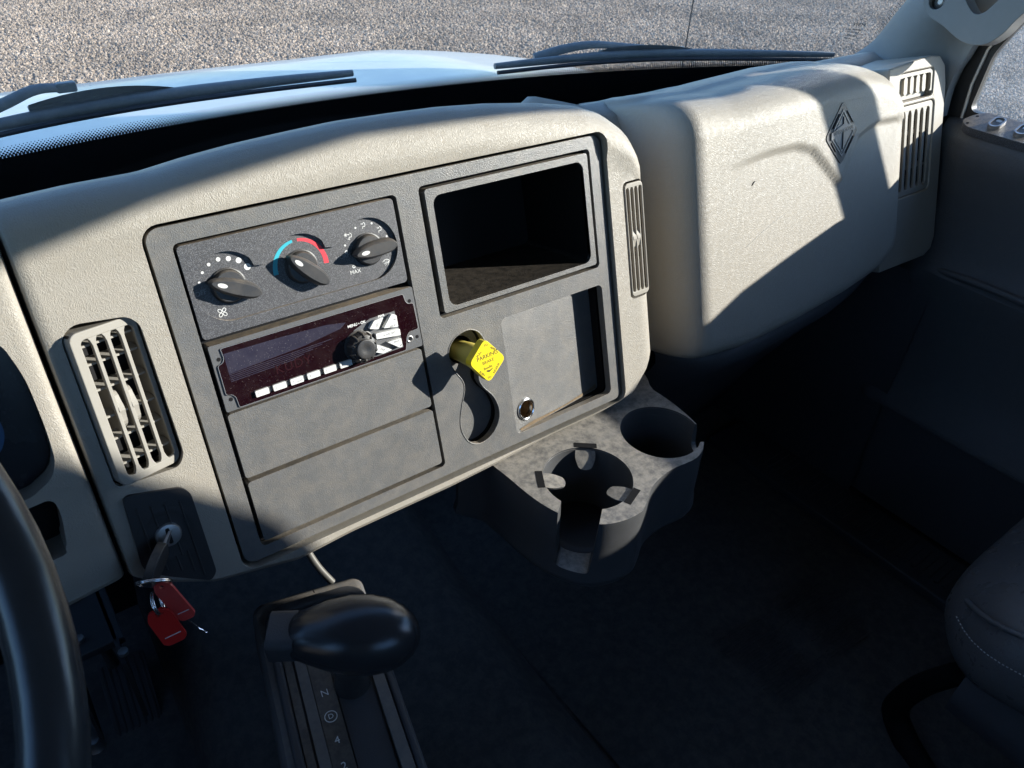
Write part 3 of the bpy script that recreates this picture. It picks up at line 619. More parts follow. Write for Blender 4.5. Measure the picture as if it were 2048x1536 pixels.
plate('bin_slot_rim', rrect(-17, -5, 17, 5, 5), [rrect(-15.5, -3.6, 15.5, 3.6, 3.6)], 0, 1.0, BINM, dash, tf=btf)

# ------------------------------------------------------------------ air vents
def vent(outline, slots, hz, vanes, wheels, tf, m, vane_x, depth):
    xs = [p[0] for p in outline]; ys = [p[1] for p in outline]
    a0 = min(c-w/2 for c, w, a, b in slots); a1 = max(c+w/2 for c, w, a, b in slots); b0, b1, w0 = slots[0][2], slots[0][3], slots[0][1]
    fr_ = plate('air_vent', outline, [rrect(a0, b0, a1, b1, w0*0.5)], hz-4, hz, m, dash, 0.0009, 3, tf=tf)
    for (c, w, a, b), (c2, w2, _, _) in zip(slots[:-1], slots[1:]):
        x0, x1 = c+w/2, c2-w2/2; f_ = w*0.32
        plate('slat', [(x0-f_, a-0.6), (x1+f_, a-0.6), (x1+f_*0.35, a+f_*0.9), (x1, a+f_*2.4), (x1, b-f_*2.4), (x1+f_*0.35, b-f_*0.9), (x1+f_, b+0.6), (x0-f_, b+0.6), (x0-f_*0.35, b-f_*0.9), (x0, b-f_*2.4), (x0, a+f_*2.4), (x0-f_*0.35, a+f_*0.9)], [], hz-4.2, hz-0.25, m, fr_, 0.0005, tf=tf)
    xs = [p[0] for p in outline]; ys = [p[1] for p in outline]; x0, x1, y0, y1 = min(xs)+1.5, max(xs)-1.5, min(ys)+1.5, max(ys)-1.5
    V = [(x0, y0, hz-3), (x1, y0, hz-3), (x1, y1, hz-3), (x0, y1, hz-3), (x0, y0, hz-depth), (x1, y0, hz-depth), (x1, y1, hz-depth), (x0, y1, hz-depth)]
    mesh('vent_duct', V, [(0, 1, 5, 4), (1, 2, 6, 5), (2, 3, 7, 6), (3, 0, 4, 7), (4, 5, 6, 7)], VOID, fr_, 0, tf=tf)
    for y in vanes:
        V = [(vane_x[0], y, hz-5), (vane_x[1], y, hz-5), (vane_x[1], y+3, hz-min(16, depth-1)), (vane_x[0], y+3, hz-min(16, depth-1))]
        mesh('vane', V+[(a, b+1.5, c) for a, b, c in V], [(0, 1, 2, 3), (4, 5, 6, 7), (0, 1, 5, 4), (1, 2, 6, 5), (2, 3, 7, 6), (3, 0, 4, 7)], m, fr_, 0, tf=tf)
    for x, y, rr in wheels:
        bm = bmesh.new(); n = 44; w = 2.2
        ring = [[bm.verts.new((x+sx*w, y+(rr+(0.7 if (i//2) % 2 else 0))*math.cos(2*math.pi*i/n), hz-rr-0.5+(rr+(0.7 if (i//2) % 2 else 0))*math.sin(2*math.pi*i/n))) for i in range(n)] for sx in (-1, 1)]
        for i in range(n): bm.faces.new((ring[0][i], ring[0][(i+1) % n], ring[1][(i+1) % n], ring[1][i]))
        bm.faces.new(ring[0]); bm.faces.new(ring[1][::-1])
        frombm('thumb_wheel', bm, m, fr_, 20, tf=tf)
    return fr_
vtf = PAN @ MM @ Matrix.Translation((-47.5, 178, 1.5)) @ Matrix.Rotation(R(17), 4, 'Y')
lv = vent(rrect(-25.2, -62.5, 25.2, 61, 7), [(-14.2, 7.6, -56, 54.5), (-3.7, 7.6, -56, 54.5), (7.0, 7.6, -56, 54.5), (17.6, 7.6, -56, 54.5)], 5, [-47, -26, -8, 14, 34, 48], [(-6.0, -5, 21), (4.6, -5, 21)], vtf, VENTM, (-23, 23), 30)
plate('vent_collar', rrect(-25.0, -62.3, 25.0, 60.8, 7), [rrect(-23.6, -61, 23.6, 59.5, 6)], -20, 1.2, VENTM, lv, 0, tf=vtf)
rtf = PAN @ MM @ Matrix.Translation((489, 178, 4))
vent(rrect(-13.2, -62.5, 13.2, 63, 5), [(-9.2, 4.4, -57, 58), (-3.1, 4.4, -57, 58), (3.0, 4.4, -57, 58), (9.1, 4.4, -57, 58)], 2.2, [-26, 24], [(-3.2, 2, 19), (3.0, 2, 19)], rtf, TANS, (-12, 12), 24)

# ------------------------------------------------------------------ ignition plate
IGNM = mat('black_ignition_plate', (0.028, 0.028, 0.03), 0.45, 0.5, grain=('fine', 1000, 0.3), vary=0.2)
ig = plate('ignition_plate', roundpoly(IGN, 6), [circ(-50.4, 62, 10.2, 26)], -2, 8, IGNM, dash, 0.0015, 3)
for i, x in enumerate((-66, -56, -46, -36)):
    t = (-66-x)/30.0
    tube('rib', [(x, 100-0.24*(x+68)-6, 8.2), (x+0.5, 40+14*(i % 2), 8.2)] if i < 3 else [(x+1, 86, 8.2), (x+1.5, 14, 8.2)], 0.9, IGNM, ig, 6, tf=PAN @ MM)
for x in (-60, -50, -41):
    tube('rib', [(x, 42, 8.2), (x+0.4, 27-0.55*(x+61.5)+6, 8.2)], 0.9, IGNM, ig, 6, tf=PAN @ MM)
lathe('lock_dish', [(24, 8.1), (20, 8.6), (11, 6.0), (10.2, 3.0)], IGNM, ig, 32, tf=PAN @ MM @ Matrix.Translation((-50.4, 62, 0)))
lathe('lock_cylinder', [(10.2, 2), (10.2, 9), (9.3, 10.5), (8.4, 10.8), (3, 11.2), (0, 11.2)], STEEL, ig, 32, tf=PAN @ MM @ Matrix.Translation((-50.4, 62, 0)))
plate('key_slot', rrect(-52, 55, -48.8, 69, 1.2), [], 11.0, 11.5, VOID, ig)

# ------------------------------------------------------------------ glovebox side of the dash
GVT = [(545, 310), (583, 315), (650, 312), (722, 316), (843, 321), (900, 320), (940, 313), (970, 304), (995, 288), (1009, 270), (1018, 252), (1024, 232)]
GVB = [(545, 28), (566, 14), (661, 3), (766, 6), (870, 14), (958, 27), (1000, 46), (1015, 58), (1024, 76)]
CRL = [(560, 214), (634, 231), (700, 237), (752, 236), (785, 226), (836, 181), (845, 174), (852, 181), (881, 226), (905, 234), (933, 239), (1009, 235), (1030, 234)]
def glove():
    gus = [(553, -150), (555, -110), (557, -80), (560, -52), (563, -32), (566, -20), (570, -11), (575, -5), (581, -1.6), (588, 0)]
    gus += [(u, 0) for u in range(594, 984, 6)]
    gus += [(988, -0.5), (996, -2), (1004, -5), (1011, -10), (1016, -17), (1020, -28), (1022.5, -44), (1023.5, -70), (1024, -120)]
    rows = []
    for u, dh in gus:
        vt, vb = interp(u, GVT), interp(u, GVB)
        p = [(vb+30, -150), (vb+6, -90), (vb-3, -45), (vb-7, -12), (vb-5, 5), (vb+1, 14), (vb+9, 18.5), (vb+18, 20)]
        n = 64; v0, v1 = vb+18, vt-42; c = interp(u, CRL)
        amp = 5.0*sstep(600, 740, u)*(1-0.5*sstep(960, 1015, u))
        for k in range(1, n):
            v = v0+(v1-v0)*k/n; p.append((v, 20+amp*sstep(c-3.0, c+2.5, v)))
        top = amp if True else 0
        p += [(vt-42, 20+amp), (vt-34, 19+amp*0.9), (vt-26, 16+amp*0.8), (vt-18, 11+amp*0.6), (vt-11, 4+amp*0.3), (vt-5, -6), (vt-1, -18), (vt+1, -34), (vt+2.4, -56), (vt+5.4, -62), (vt+7.2, -92), (vt+4.4, -99), (vt+6, -118), (vt-4, -140), (vt-60, -150)]
        rows.append([P3(u, v, max(h+dh, -150)) for v, h in p])
    return loft('glovebox_cover', rows, TAN, dash, cap=True, close=True, smooth=50)
glo = glove()
# dash top that runs behind the stack and the glovebox up to the glass
def dashtop():
    rows = []
    for i in range(60):
        x = -0.42+1.60*i/59
        zf = 1.862 if x > 0.5 else 1.845; yb = interp(x, [(-0.42, 0.30), (0.45, 0.31), (0.5, 0.245), (0.6, 0.255), (0.73, 0.265), (0.85, 0.255), (1.0, 0.235), (1.18, 0.22)])
        f = 0.0 if x > 0.52 else 0.07
        rows.append([(x, 0.15+f, 1.80), (x, 0.15+f, zf-0.02), (x, 0.17+f, zf+0.004), (x, 0.20+f*0.8, zf+0.010), (x, 0.215+f*0.8, zf+0.006), (x, max(yb-0.02, 0.218+f*0.8), zf-0.004), (x, yb, zf-0.03), (x, yb+0.005, 1.70), (x, yb-0.03, 1.70)])
    return loft('dash_top', rows, TAN, dash, cap=True, close=True, smooth=50)
dashtop()
# emblem
EC = [(843, 278), (876.5, 237), (841, 198), (806, 236)]
plate('emblem_plate', roundpoly(EC, 7, 5), [], 20, 26.0, EMB, glo, 0.0006)
ec = (842, 237.5)
def es(k): return [(ec[0]+(x-ec[0])*k, ec[1]+(y-ec[1])*k) for x, y in EC]
plate('emblem_border', es(0.74), [es(0.66)], 25.5, 26.7, EMB2, glo)
plate('emblem_field', es(0.58), [], 25.5, 26.4, EMB2, glo)
tube('emblem_rib', [(843, 258, 26.4), (842, 218, 26.4)], 1.4, EMB, glo, 6, tf=PAN @ MM)
plate('emblem_bar', [(816, 232), (842, 240), (868, 238.5), (868, 246), (842, 249), (816, 241)], [], 26, 27.8, EMB2, glo, 0.0004)
text('INTERNATIONAL', 6.6, 842, 241.2, 27.85, EMB, glo, rot=R(5), bold=0.15, sx=0.86)
for a, b in (((818, 229), (828, 217)), ((866, 231), (850, 212)), ((820, 246), (834, 262)), ((864, 249), (851, 264))):
    tube('emblem_rib', [(*a, 26.4), (*b, 26.4)], 0.9, EMB, glo, 6, tf=PAN @ MM)
tube('scratch', [(654, 131, 20.1), (680, 141, 20.15), (710, 151, 20.15), (735, 157.5, 20.1)], 0.45, WHITE, glo, 5, tf=PAN @ MM, flat=0.3)
tube('lint', [(668, 204, 20.3), (671, 207, 20.8), (674, 208, 20.4)], 0.5, RUBBER, glo, 5, tf=PAN @ MM)

# side vent panel at the door end of the dash
svp = plate('side_vent_panel', [(1000, 8), (1130, 4), (1150, 12), (1158, 30), (1158, 262), (1152, 290), (1136, 304), (1110, 307), (1000, 300)], [rrect(1030, 251, 1121, 290, 7), rrect(1030, 112, 1128, 245, 8)], -110, -5, TANS, dash, 0.006, 4)
ptf = PAN @ MM
plate('defrost_grille', rrect(1031, 252, 1120, 289, 6), [rrect(c-4.6, 259, c+4.6, 284, 4.6) for c in (1048, 1064.5, 1081, 1097.5, 1112)], -11, -7, TANS, svp, 0.001)
plate('grille_back', rrect(1031, 252, 1120, 289, 6), [], -20, -16, TANS, svp)
vent(rrect(1031, 113, 1127, 244, 7), [(c, 9.6, 121, 236) for c in (1048, 1064.5, 1081, 1097.5, 1114)], -7, [150, 200], [(1073, 172, 20), (1089.5, 172, 20)], ptf, TANS, (1032, 1126), 34)
# dark lower dash
def lowdash():
    rows = []
    for u in (578, 590, 610, 640, 720, 800, 880, 940, 980, 1010, 1060, 1150):
        vb = interp(u, GVB)+interp(u, [(980, 0), (1060, -20), (1150, -30)]); b = interp(u, [(578, -70), (600, -22), (640, -4), (900, -4), (1000, -16), (1150, -40)])
        rows.append([P3(u, v, h) for v, h in ((vb+20, b-60), (vb+4, b-18), (vb-6, b-6), (vb-16, b+2), (vb-28, b+1), (vb-40, b-10), (vb-70, b-50), (vb-140, b-130), (vb-300, b-300), (vb-480, b-460))])
    return loft('lower_dash', rows, DARK, dash, cap=False, smooth=60)
lowdash()
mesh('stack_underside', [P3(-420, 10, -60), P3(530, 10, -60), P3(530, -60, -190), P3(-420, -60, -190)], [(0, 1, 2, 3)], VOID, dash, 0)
mesh('stack_side_filler', [P3(505, 300, -100), P3(575, 300, -100), P3(575, 0, -100), P3(505, 0, -100)], [(0, 1, 2, 3)], DARK, dash, 0)

# ================================================================== CLIMATE CONTROL
hv = empty('climate_control', P3(112, 206, 0), 'black climate control panel with three rotary knobs above the radio', 'climate control')
KC = [(50.4, 241.5), (112.4, 241.5), (174.4, 241.5)]
def s_outline():
    r = 27.5; p = []
    def arc(c, a0, a1, n): return [(c[0]+r*math.cos(R(a0+(a1-a0)*i/n)), c[1]+r*math.sin(R(a0+(a1-a0)*i/n))) for i in range(n+1)]
    p += arc(KC[2], -90, 140, 22)
    def dip(x): return [(x+8, 252.6), (x, 251.4), (x-8, 252.6)]
    p += dip(143.4); p += arc(KC[1], 40, 140, 12); p += dip(81.4); p += arc(KC[0], 40, 270, 22)
    return p
SO = s_outline()
plate('panel_base', rrect(19.6, 204.8, 205.2, 280.2, 3.5), [], -12, -2.0, HVACM, hv, 0.0008)
plate('panel_face', rrect(19.6, 204.8, 205.2, 280.2, 3.5), [SO], -2.1, 1.3, HVACM, hv, 0.0009, 3)
for (cx, cy), ang in zip(KC, (154, 134, 182)):
    kt = PAN @ MM @ Matrix.Translation((cx, cy, -2.4))
    kb = lathe('rotary_knob', [(14.4, 0.2), (14.4, 1.8), (13.4, 2.2), (13.0, 1.2), (12.8, 5.0), (11.8, 6.2), (0, 6.6)], KNOBM, hv, 40, tf=kt)
    g = kt @ Matrix.Rotation(R(ang), 4, 'Z')
    L0 = []
    for hgt, sl, sw in ((5.2, 1.0, 1.0), (8.5, 0.99, 0.95), (11.6, 0.96, 0.82), (12.9, 0.92, 0.62)):
        o_ = smoothcurve([(17.5*sl, 0), (12.5*sl, 4.3*sw), (2, 7.0*sw), (-10*sl, 7.4*sw), (-20*sl, 5.6*sw), (-25*sl, 0), (-20*sl, -5.6*sw), (-10*sl, -7.4*sw), (2, -7.0*sw), (12.5*sl, -4.3*sw)], 4)
        L0.append([g @ Vector((x, y, hgt)) for x, y in o_])
    loft('knob_grip', L0, KNOBM, kb, cap=True, close=True, smooth=35)
    plate('pointer_mark', [(8+3.9*math.cos(t), 1.75*math.sin(t)) for t in [2*math.pi*i/20 for i in range(20)]], [], 12.7, 13.1, WHITE, kb, tf=g)
HZ = -1.9
for (x, y), r in zip([(29.7, 249.4), (34, 256.3), (40.3, 261.2), (48.3, 263.4), (56.1, 262.1), (63.5, 258.9), (68.9, 252.4)], (0.95, 1.1, 1.35, 1.7, 2.0, 2.3, 2.7)):
    plate('print_dot', circ(x, y, r, 18), [], HZ-0.2, HZ, WHITE, hv)
def arcband(c, r0, w0, w1, a0, a1, n=24):
    o_, i_ = [], []
    for k in range(n+1):
        a = R(a0+(a1-a0)*k/n); w = w0+(w1-w0)*k/n
        o_.append((c[0]+(r0+w/2)*math.cos(a), c[1]+(r0+w/2)*math.sin(a))); i_.append((c[0]+(r0-w/2)*math.cos(a), c[1]+(r0-w/2)*math.sin(a)))
    return o_+i_[::-1]
plate('cold_band', arcband(KC[1], 22.3, 2.2, 4.2, 97, 184), [], HZ-0.2, HZ, BLUEP, hv)
plate('hot_band', arcband(KC[1], 22.3, 2.4, 4.4, 86, -6), [], HZ-0.2, HZ, REDP, hv)
text('OFF', 5.2, 28.6, 241, HZ, GREYP, hv, rot=R(4)); text('NORM', 4.9, 150.5, 240.6, HZ, GREYP, hv, rot=R(2)); text('MAX', 4.8, 158.8, 225.2, HZ, WHITE, hv)
for k in range(4):
    a = R(45+90*k); plate('fan_symbol', [(40.5+2.4*math.cos(a)+1.9*math.cos(t)*math.cos(a)-1.5*math.sin(t)*math.sin(a), 222+2.4*math.sin(a)+1.9*math.cos(t)*math.sin(a)+1.5*math.sin(t)*math.cos(a)) for t in [2*math.pi*i/16 for i in range(16)]],
        [[(40.5+2.4*math.cos(a)+1.4*math.cos(t)*math.cos(a)-1.0*math.sin(t)*math.sin(a), 222+2.4*math.sin(a)+1.4*math.cos(t)*math.sin(a)+1.0*math.sin(t)*math.cos(a)) for t in [2*math.pi*i/16 for i in range(16)]]], HZ-0.2, HZ, WHITE, hv)
def seatman(x, y, snow=False, vent_=True):
    bm = bmesh.new()
    def ln(a, b, w=0.55):
        a, b = Vector(a), Vector(b); n = Vector((-(b-a).y, (b-a).x)).normalized()*w/2
        bm.faces.new([bm.verts.new((*(Vector((x, y))+q), HZ)) for q in (a-n, b-n, b+n, a+n)])
    ln((0.2, 2.6), (1.6, 1.2)); ln((1.6, 1.2), (1.2, -1.2)); ln((1.2, -1.2), (-0.8, -0.9)); ln((-0.8, -0.9), (-1.4, -2.8))
    if vent_: ln((-2.4, 1.6), (-0.4, 1.0)); ln((-0.4, 1.0), (-0.9, 1.8))
    if snow:
        for k in range(3): d = Vector((math.cos(k*1.047), math.sin(k*1.047)))*1.5; ln((-3.8-d.x, 1.5-d.y), (-3.8+d.x, 1.5+d.y))
        ln((-2.5, -2.2), (-0.5, -3.0))
    frombm('mode_symbol', bm, WHITE, hv, 0, tf=PAN @ MM)
seatman(160.5, 256.5, True); seatman(174.8, 262.6); seatman(189.2, 256, False)
for x, y in ((167, 262), (182.8, 262.5), (194.6, 248.5), (154.4, 249.6)): plate('print_dot', circ(x, y, 0.9, 14), [], HZ-0.2, HZ, WHITE, hv)
for x, y in ((154.2, 243.8), (158.3, 230.0)):
    plate('snow_symbol', circ(x, y, 1.6, 6), [circ(x, y, 0.8, 6)], HZ-0.2, HZ, WHITE, hv)
plate('defrost_symbol', arcband((189.5, 224.5), 4.2, 0.5, 0.5, 35, 145)+[(186.6, 225.6), (187.2, 225.2), (189.5, 226.4), (191.8, 225.2)], [], HZ-0.2, HZ, WHITE, hv)
for dx in (-1.6, 0, 1.6): tube('defrost_symbol', [(189.5+dx, 223.4, HZ), (189.1+dx, 225, HZ), (189.9+dx, 226.4, HZ), (189.5+dx, 228, HZ)], 0.22, WHITE, hv, 5, tf=PAN @ MM)

# ================================================================== RADIO
ra = empty('radio', P3(114, 142, 0), 'truck radio with dark red display, round knob and white buttons', 'radio')
plate('faceplate', rrect(21, 141.8, 208, 199.2, 1.5), [], -14, 2.0, BLK2, ra, 0.0008)
RW = [(29.5, 195.5), (197.4, 195.4), (198.4, 188.5), (200.4, 185.2), (206, 184.4), (206.6, 159.5), (196.4, 158.9), (193.3, 155.2), (190.2, 142.9), (29.3, 142.9), (29.3, 147.5), (24.6, 149.2-3.5), (24, 156), (24, 182.2), (28.6, 183.6), (30.3, 187)]
RW = [(29.5, 195.5), (197.4, 195.4), (198.4, 188.5), (200.4, 185.2), (206, 184.4), (206.6, 159.5), (196.4, 158.9), (193.3, 155.2), (190.2, 142.9), (31.6, 142.9), (31, 152.5), (28.6, 155.6), (24, 156.5), (24, 182.2), (28.6, 183.6), (30.3, 187)]
plate('display_window', roundpoly(RW, 1.6, 3), [], 1.5, 2.9, LENSR, ra, 0.0003)
plate('window_rim', roundpoly(RW, 1.6, 3), [[(115+(x-115)*0.995, 169+(y-169)*0.987) for x, y in roundpoly(RW, 1.6, 3)]], 1.9, 3.05, STEEL, ra)
for x, y in ((26.6, 187), (27, 151.8), (202.8, 187), (203.9, 151.9)): plate('screw_hole', circ(x, y, 1.7, 16), [], 1.8, 2.15, VOID, ra)
lathe('aux_jack', [(3.2, 1.8), (3.3, 2.8), (2.6, 3.0), (1.7, 2.4), (1.6, 1.9), (0, 1.9)], STEEL, ra, 24, tf=PAN @ MM @ Matrix.Translation((196, 152, 0)))
plate('jack_hole', circ(196, 152, 1.5, 16), [], 2.0, 2.45, VOID, ra)
text('KUDY', 11, 84, 163.5, 2.95, SEG, ra, spacing=1.15)
BLUEL = mat('violet_reflection', (0.028, 0.025, 0.043), 0.2, 0.6, speck=(2200, 0.03, (0.25, 0.23, 0.23)), alldust=0.25, dustcol=(0.09, 0.08, 0.10))  # violet reflection on the display, painted as flat colour patches
plate('display_reflection', [(31, 173), (96, 176.5), (132, 181.5), (138, 185.5), (120, 188.5), (80, 190), (31, 190.5)], [], 2.85, 2.94, BLUEL, ra)
for i in range(5):
    y = 166.0+i*1.5; plate('reflection_line', [(31, y), (86+9*i, y+1.6+0.3*i), (86+9*i, y+2.2+0.3*i), (31, y+0.7)], [], 2.85, 2.94, BLUEL, ra)
for i in range(6):
    x = 46.6+i*15.35; w = 11.4
    b_ = plate('preset_button', rrect(x, 147.2, x+w, 152.6, 0.6), [], 2.5, 5.2, WBTN, ra, 0.0004)
    text(str(i+1), 3.0, x+2.2, 150, 5.22, GREYP, b_)
    if i == 2: text('RDM', 2.2, x+8, 149, 5.22, GREYP, b_)
    plate('button_gap', [(x+w+0.3, 147.6), (x+w+3.2, 147.6), (x+w+3.2, 152.2), (x+w+0.3, 152.2)], [], 2.7, 3.3, BLK2, ra)
def rbtn(pts, s, tx, ty, sz, rot=0):
    b_ = plate('control_button', roundpoly(pts, 0.8, 2), [], 2.4, 7.2, WBTN, ra, 0.0004)
    text(s, sz, tx, ty, 7.25, GREYP, b_, rot=rot)
    return b_
k = -3.2
def sh(p): return [(x-3.4, y+2.4) for x, y in p]
plate('control_well', sh([(164, 180), (189, 180), (191, 144.5), (164, 144.0), (146, 146.5), (140, 160), (147, 174)]), [], 2.7, 3.0, BLK2, ra)
rbtn(sh([(165.9, 178.2), (175.4, 178.7), (168.4, 169.4), (160, 172.2)]), 'SRC', 165, 176.4, 2.8, R(48))
nb = rbtn(sh([(183.5, 179.2), (188.3, 177), (188, 166), (173.5, 168.8)]), 'NEXT', 180, 170.8, 2.7)
tube('lettering', [(181.2, 175.6, 7.3), (182.2, 176.8, 7.3), (183.2, 175.4, 7.3)], 0.22, GREYP, nb, 5, tf=PAN @ MM)
rbtn(sh([(164.8, 166.2), (189, 163.7), (188.8, 157.6), (164.6, 160.9)]), 'SCAN  RPT', 174.6, 164.6, 2.6, R(-3))
pb = rbtn(sh([(174.3, 155.2), (188.6, 154.8), (188.4, 146.4), (185.2, 146.6)]), 'PREV', 180.2, 155.4, 2.7)
tube('lettering', [(182.6, 151.6, 7.3), (183.5, 150.4, 7.3), (184.4, 151.8, 7.3)], 0.22, GREYP, pb, 5, tf=PAN @ MM)
rbtn(sh([(163.9, 156.1), (177.5, 147), (168.3, 146.1), (160.5, 150)]), 'DISP', 165, 152.4, 2.5, R(-32))
text('MENU • OK', 3.4, 147.4, 181, 3.0, WHITE, ra, bold=0.1); text('PWR', 3.0, 172, 181.6, 3.0, WHITE, ra, bold=0.08)
kt = PAN @ MM @ Matrix.Translation((146.2, 160.6, 0))
vk = lathe('volume_knob', [(15.2, 2.6), (15.2, 3.4), (14.4, 3.8), (14.0, 3.4), (13.2, 4.0), (12.6, 8.0), (12.0, 12.5), (9.2, 14.2), (8.6, 16.2), (7.6, 16.6), (3.5, 15.6), (0, 15.2)], KNOBM, ra, 48, tf=kt)
for i in range(10):
    a = 2*math.pi*i/10+0.2
    tube('knob_ridge', [(12.6*math.cos(a), 12.6*math.sin(a), 4.0), (12.4*math.cos(a), 12.4*math.sin(a), 10.5), (10.2*math.cos(a), 10.2*math.sin(a), 14.4)], [1.7, 1.6, 0.9], KNOBM, vk, 8, tf=kt)

# ================================================================== PARKING BRAKE KNOB
pk = empty('parking_brake_knob', P3(257, 118, -12), 'yellow diamond shaped parking brake knob pulled out of the bezel', 'brake knob')
ktf = PAN @ MM @ Matrix.Translation((256.3, 117.6, 0))
lathe('stem', [(10.5, -36), (10.8, -8), (11.5, 0), (12.0, 14), (11.0, 20), (11.0, 26)], YELD, pk, 30, tf=ktf)
HD = roundpoly([(0.5, 22.4), (-20.6, 3.0), (-1.6, -22.2), (20.8, -3.2)], 6, 6)
plate('head', HD, [], 25, 34.5, YEL, pk, 0.0018, 3, tf=ktf)
rt_ = R(2)
for s, sz, x, y, ro, b in (('PARKING', 5.9, 0.6, 5.0, 4, 0.02), ('BRAKE', 4.6, 0.6, -0.8, 4, 0.0), ('PULL', 3.2, -8.2, 9.3, 40, 0.05), ('TO', 3.2, 0.6, 15.6, 4, 0.05), ('APPLY', 3.2, 8.6, 9.2, -42, 0.05), ('PUSH', 3.2, -8.2, -10.6, -47, 0.05), ('TO', 3.2, -0.8, -17.0, -2, 0.05), ('RELEASE', 3.0, 8.6, -10.4, 46, 0.04)):
    text(s, sz, x, y, 34.55, INK, pk, tf=ktf, rot=R(ro), bold=b)
text('Bendix', 3.7, -0.6, -6.6, 34.55, INK, pk, tf=ktf, rot=R(6), bold=0.03)
plate('lettering', [(-3, -10.2), (0, -11.6), (4.2, -9.4), (5.0, -8.2), (1.4, -9.6), (-2.6, -9.0)], [], 34.5, 34.62, INK, pk, 0, tf=ktf)

# ================================================================== KEY AND TAGS
key = empty('ignition_key', P3(-50.4, 62, 11), 'black headed ignition key standing in the lock', 'key')
kA, kB = P3(-50.4, 62, 11), Vector((-0.0730, -0.020, 1.658))
kd = (kB-kA).normalized(); ks = Vector((0.45, 0.75, -0.55)); ks = (ks-kd*ks.dot(kd)).normalized(); kn = kd.cross(ks)
kf = frame(kA, kd, ks, kn) @ MM
plate('key_blade', [(-10, -4.0), (14, -4.0), (14, 4.0), (-10, 4.0)], [], -1, 1, STEEL, key, tf=kf)
plate('key_head', smoothcurve([(12, -8), (24, -11.5), (36, -10), (44, -5.5), (46, 0), (44, 5.5), (36, 10), (24, 11.5), (12, 8)], 4), [circ(41, 0, 2.6, 14)], -3.6, 3.6, KNOBM, key, 0.0012, 3, tf=kf)
ring_c = Vector((-0.0740, -0.025, 1.653))
rg = empty('key_ring', ring_c, 'steel split ring hanging from the ignition key', 'key ring')
def ringpts(c, r, nrm, n=40):
    nrm = Vector(nrm).normalized(); a = nrm.orthogonal().normalized(); b = nrm.cross(a)
    return [c+(a*math.cos(2*math.pi*i/n)+b*math.sin(2*math.pi*i/n))*r for i in range(n)]
tube('ring_coil', ringpts(ring_c, 0.0125, (0.35, 0.75, 0.55)), 0.0009, CHROME, rg, 8, True)
tube('ring_coil', ringpts(ring_c+Vector((0.0004, 0.0008, 0.0006)), 0.0125, (0.35, 0.75, 0.55)), 0.0009, CHROME, rg, 8, True)
rc2 = Vector((-0.0770, -0.0280, 1.6345))
rg2 = empty('key_ring', rc2, 'small steel ring joining the key ring and the lower red tag', 'key ring')
tube('ring_coil', ringpts(rc2, 0.0090, (0.9, -0.3, 0.25)), 0.0008, CHROME, rg2, 8, True)
tube('ring_coil', ringpts(rc2+Vector((0.0015, 0, 0)), 0.0090, (0.9, -0.3, 0.25)), 0.0008, CHROME, rg2, 8, True)
def keytag(label, a, b, side, w, m, wire):
    a, b = Vector(a), Vector(b); d = (b-a); L_ = d.length*1000; d.normalize(); s = Vector(side); s = (s-d*s.dot(d)).normalized(); n = s.cross(d)
    tf = frame(a, d, s, n) @ MM
    t = empty('key_tag', a, label, 'key tag')
    plate('tag_body', roundpoly([(-3, -w*0.30), (4, -w*0.5), (L_-3, -w*0.5), (L_, -w*0.3), (L_, w*0.3), (L_-3, w*0.5), (4, w*0.5), (-3, w*0.3)], 2.5), [circ(1.5, 0, 1.8, 14)], -1.3, 1.3, m, t, 0.0005, tf=tf)
    plate('tag_window_edge', [(L_-9, -w*0.30), (L_-8.2, -w*0.30), (L_-8.2, w*0.36), (L_-9, w*0.36)], [], 1.2, 1.5, WHITE, t, tf=tf)
    plate('tag_window_edge', [(L_-9, -w*0.30), (L_-8.2, -w*0.30), (L_-8.2, w*0.36), (L_-9, w*0.36)], [], -1.5, -1.2, WHITE, t, tf=tf)
    if wire:
        tube('tag_wire', [tf @ Vector(p) for p in ((L_-4, w*0.5, 0), (L_+2, w*0.72, 0.6), (L_+5, w*0.80, 0.4), (L_+6, w*0.9, 1.2), (L_+8, w*0.92, 0), (L_+9, w*1.05, 0.5))], 0.0005, CHROME, t, 6)
        plate('thumb_smudge', smoothcurve([(9, -1), (13, -3), (17, -1.5), (16, 1.5), (12, 2)], 4), [], 1.31, 1.36, REDT, t, tf=tf)
    return t
keytag('pale red plastic key tag hanging uppermost from the key ring', (-0.0700, -0.0255, 1.6490), (-0.0590, -0.0370, 1.6130), (0.85, -0.35, 0.30), 14.5, REDT2, False)
kt2 = keytag('deep red plastic key tag hanging below the paler one', (-0.0790, -0.0310, 1.6275), (-0.0725, -0.0400, 1.5965), (0.95, -0.25, 0.14), 19.0, REDT, False)
wr_ = tube('tag_wire', [(-0.0600, -0.0390, 1.6125), (-0.0560, -0.0410, 1.6050), (-0.0545, -0.0420, 1.6010), (-0.0530, -0.0430, 1.6000), (-0.0522, -0.0435, 1.5970), (-0.0505, -0.0440, 1.5955)], 0.0005, CHROME, kt2, 6)

